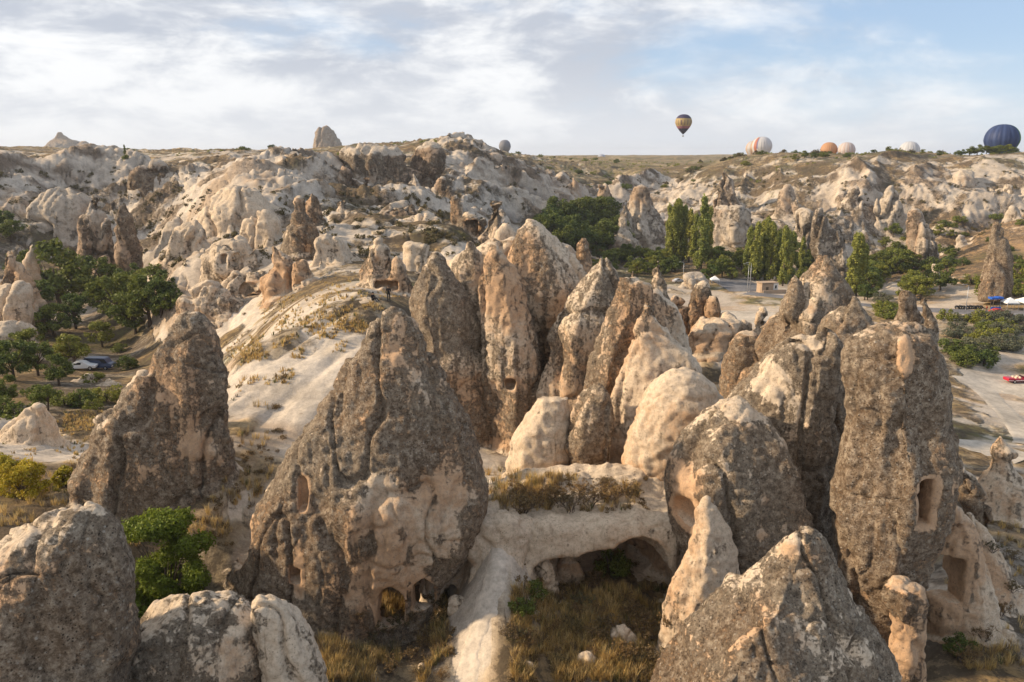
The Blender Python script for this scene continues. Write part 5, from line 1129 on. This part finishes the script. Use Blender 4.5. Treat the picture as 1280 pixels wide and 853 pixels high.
# ------------------------------------------------------------------ hot-air balloons
def balloon_mat(name):
    m, t, b = new_mat(name, .55, .3); a = t.add('ShaderNodeAttribute', attribute_name='tint'); g = t.add('ShaderNodeTexCoord'); n = t.noise(g.outputs['Object'], .4, 3)
    c = t.mix(t.math('MULTIPLY', n, .25), a.outputs['Color'], t.mix(.5, a.outputs['Color'], (.1, .1, .1))); t.l.new(c, b.inputs['Base Color'])
    tl = t.add('ShaderNodeBsdfTranslucent'); t.l.new(c, tl.inputs[0]); mx = t.add('ShaderNodeMixShader'); mx.inputs[0].default_value = .35
    out = [n_ for n_ in t.n if n_.type == 'OUTPUT_MATERIAL'][0]; t.l.new(b.outputs[0], mx.inputs[1]); t.l.new(tl.outputs[0], mx.inputs[2]); t.l.new(mx.outputs[0], out.inputs[0]); return m
M_ball = balloon_mat('balloon_cloth'); M_basket = flat_mat('wicker', (.16, .09, .04), .9, .3, 5)
def balloon(px, py_top, d, dia, tall, colour, label, tilt=0):
    """envelope with bulging gores, skirt, burner frame and basket; top seen at py_top"""
    Rm = dia / 2; H = tall * dia; GN = 24; SEG = 4
    ts = np.linspace(0, 1, 34); prof = []
    for t in ts:                                   # 0 crown .. 1 mouth
        if t < .42: r = math.sin(t / .42 * math.pi / 2) ** .85
        else: q = (t - .42) / .58; r = 1 - .86 * (q ** 1.55)
        prof.append(max(r, .02))
    zt = np.where(ts < .42, .42 * (1 - np.cos(ts / .42 * math.pi / 2)), ts)
    th = np.linspace(0, 2 * math.pi, GN * SEG, endpoint=False); V = []; C = []
    for i, t in enumerate(ts):
        for a in th:
            bul = 1 - .035 * abs(math.cos(a * GN / 2)) ** 2; r = Rm * prof[i] * bul; V.append((r * math.cos(a), r * math.sin(a), H * (1 - zt[i]))); C.append(colour(a, t))
    n = len(th); F = np.array([[i*n+k, (i+1)*n+k, (i+1)*n+(k+1) % n, i*n+(k+1) % n] for i in range(len(ts)-1) for k in range(n)])
    base = P(px, py_top, d) - [0, 0, H + 3.2]; root = empty('hot_air_balloon', base, label, 'balloon', None); root.rotation_euler = (0, R(tilt), 0)
    V = np.array(V) + [0, 0, 3.2]; mesh_obj('envelope', V, F, M_ball, root, attrs={'tint': np.array(C)})
    rm = Rm * .14; v, f = tube([(0, 0, 2.5), (0, 0, 3.3)], [rm * .8, rm * 1.02], 20); mesh_obj('skirt', v, f, M_navy, root)
    v, f = bx(-.8, .8, -.6, .6, 0, 1.1); bevel(mesh_obj('basket', v, f, M_basket, root, smooth=False), .08)
    v, f = merge([tube([(sx * .7, sy * .5, 1.1), (sx * rm * .7, sy * rm * .7, 2.6)], [.03, .03], 4) for sx in (-1, 1) for sy in (-1, 1)]); mesh_obj('rigging', v, f, M_black, root)
    return root
def cA(a, t): return (.045, .035, .10) if t < .30 else (.55, .40, .16) if t < .62 and not (t > .34 and t < .56 and (a * 3.82) % 1.6 < .28) else (.10, .06, .10) if t < .34 + .28 else (.42, .16, .20) if t < .74 else (.035, .03, .07)
balloon(855, 143, 900, 18.2, 1.12, cA, 'flying balloon with violet crown, gold belt and pink lower band')
balloon(631, 175, 1150, 17, 1.28, lambda a, t: (.26, .26, .29) if t < .86 else (.5, .3, .22), 'slim grey balloon rising over the dark cliff bastion')
balloon(612, 188, 1300, 15, 1.1, lambda a, t: (.42, .42, .45), 'pale grey balloon barely peeping over the dark cliff bastion')
def cB(a, t):
    k = (a * 24 / 6.283) % 24
    return (.55, .20, .12) if 13.6 < k < 14.8 and t > .12 else (.16, .16, .34) if 14.8 <= k < 15.3 and t < .5 else (.62, .40, .16) if 11 < k < 12 else (.68, .67, .68)
balloon(953, 171, 820, 20.5, 1.15, cB, 'white balloon with red and blue stripes standing behind the cliff rim')
balloon(943, 176, 840, 17, 1.15, lambda a, t: (.62, .42, .28) if int(a * 3.8) % 3 == 0 else (.60, .58, .58), 'cream and orange balloon tucked behind the red-striped one')
balloon(1037, 178, 860, 17.2, 1.15, lambda a, t: (.62, .34, .17), 'plain orange balloon standing behind the cliff rim')
balloon(1059, 178, 850, 17.5, 1.15, lambda a, t: (.66, .52, .46) if int(a * 24 / 6.283) % 2 else (.70, .64, .62), 'pinkish white striped balloon next to the orange one')
balloon(1138, 177, 840, 20, 1.15, lambda a, t: (.60, .60, .62) if int(a * 24 / 6.283) % 2 else (.70, .70, .71), 'pale grey white balloon standing alone behind the cliff rim')
def cC(a, t):
    k = (a / 6.283 * 24) % 24
    return (.10, .26, .06) if k > 20.6 or k < 1.2 else (.030, .055, .16) if int(k) % 2 else (.045, .08, .21)
balloon(1255, 155.5, 520, 20.6, 1.12, cC, 'big dark blue balloon with a green panel on the plateau edge')
balloon(752, 193, 1400, 15, 1.1, lambda a, t: (.5, .52, .6), 'tiny pale balloon on the far plateau horizon')
print('done', time.time() - T0)

# ------------------------------------------------------------------ thin morning haze
def haze():
    v, f = bx(-9000, 9000, -60, 7200, -60, 110); m = bpy.data.materials.new('haze'); m.use_nodes = True; t = NT(m.node_tree); t.n.clear()
    out = t.add('ShaderNodeOutputMaterial'); pv = t.add('ShaderNodeVolumePrincipled'); pv.inputs['Color'].default_value = (.86, .91, 1.0, 1); pv.inputs['Density'].default_value = HAZE; pv.inputs['Anisotropy'].default_value = .2
    t.l.new(pv.outputs[0], out.inputs['Volume']); o = mesh_obj('haze', v, f, m, smooth=False, k='stuff'); tag(o, 'thin pale morning haze filling the valley air', 'haze')
HAZE = 0.9e-4
haze()
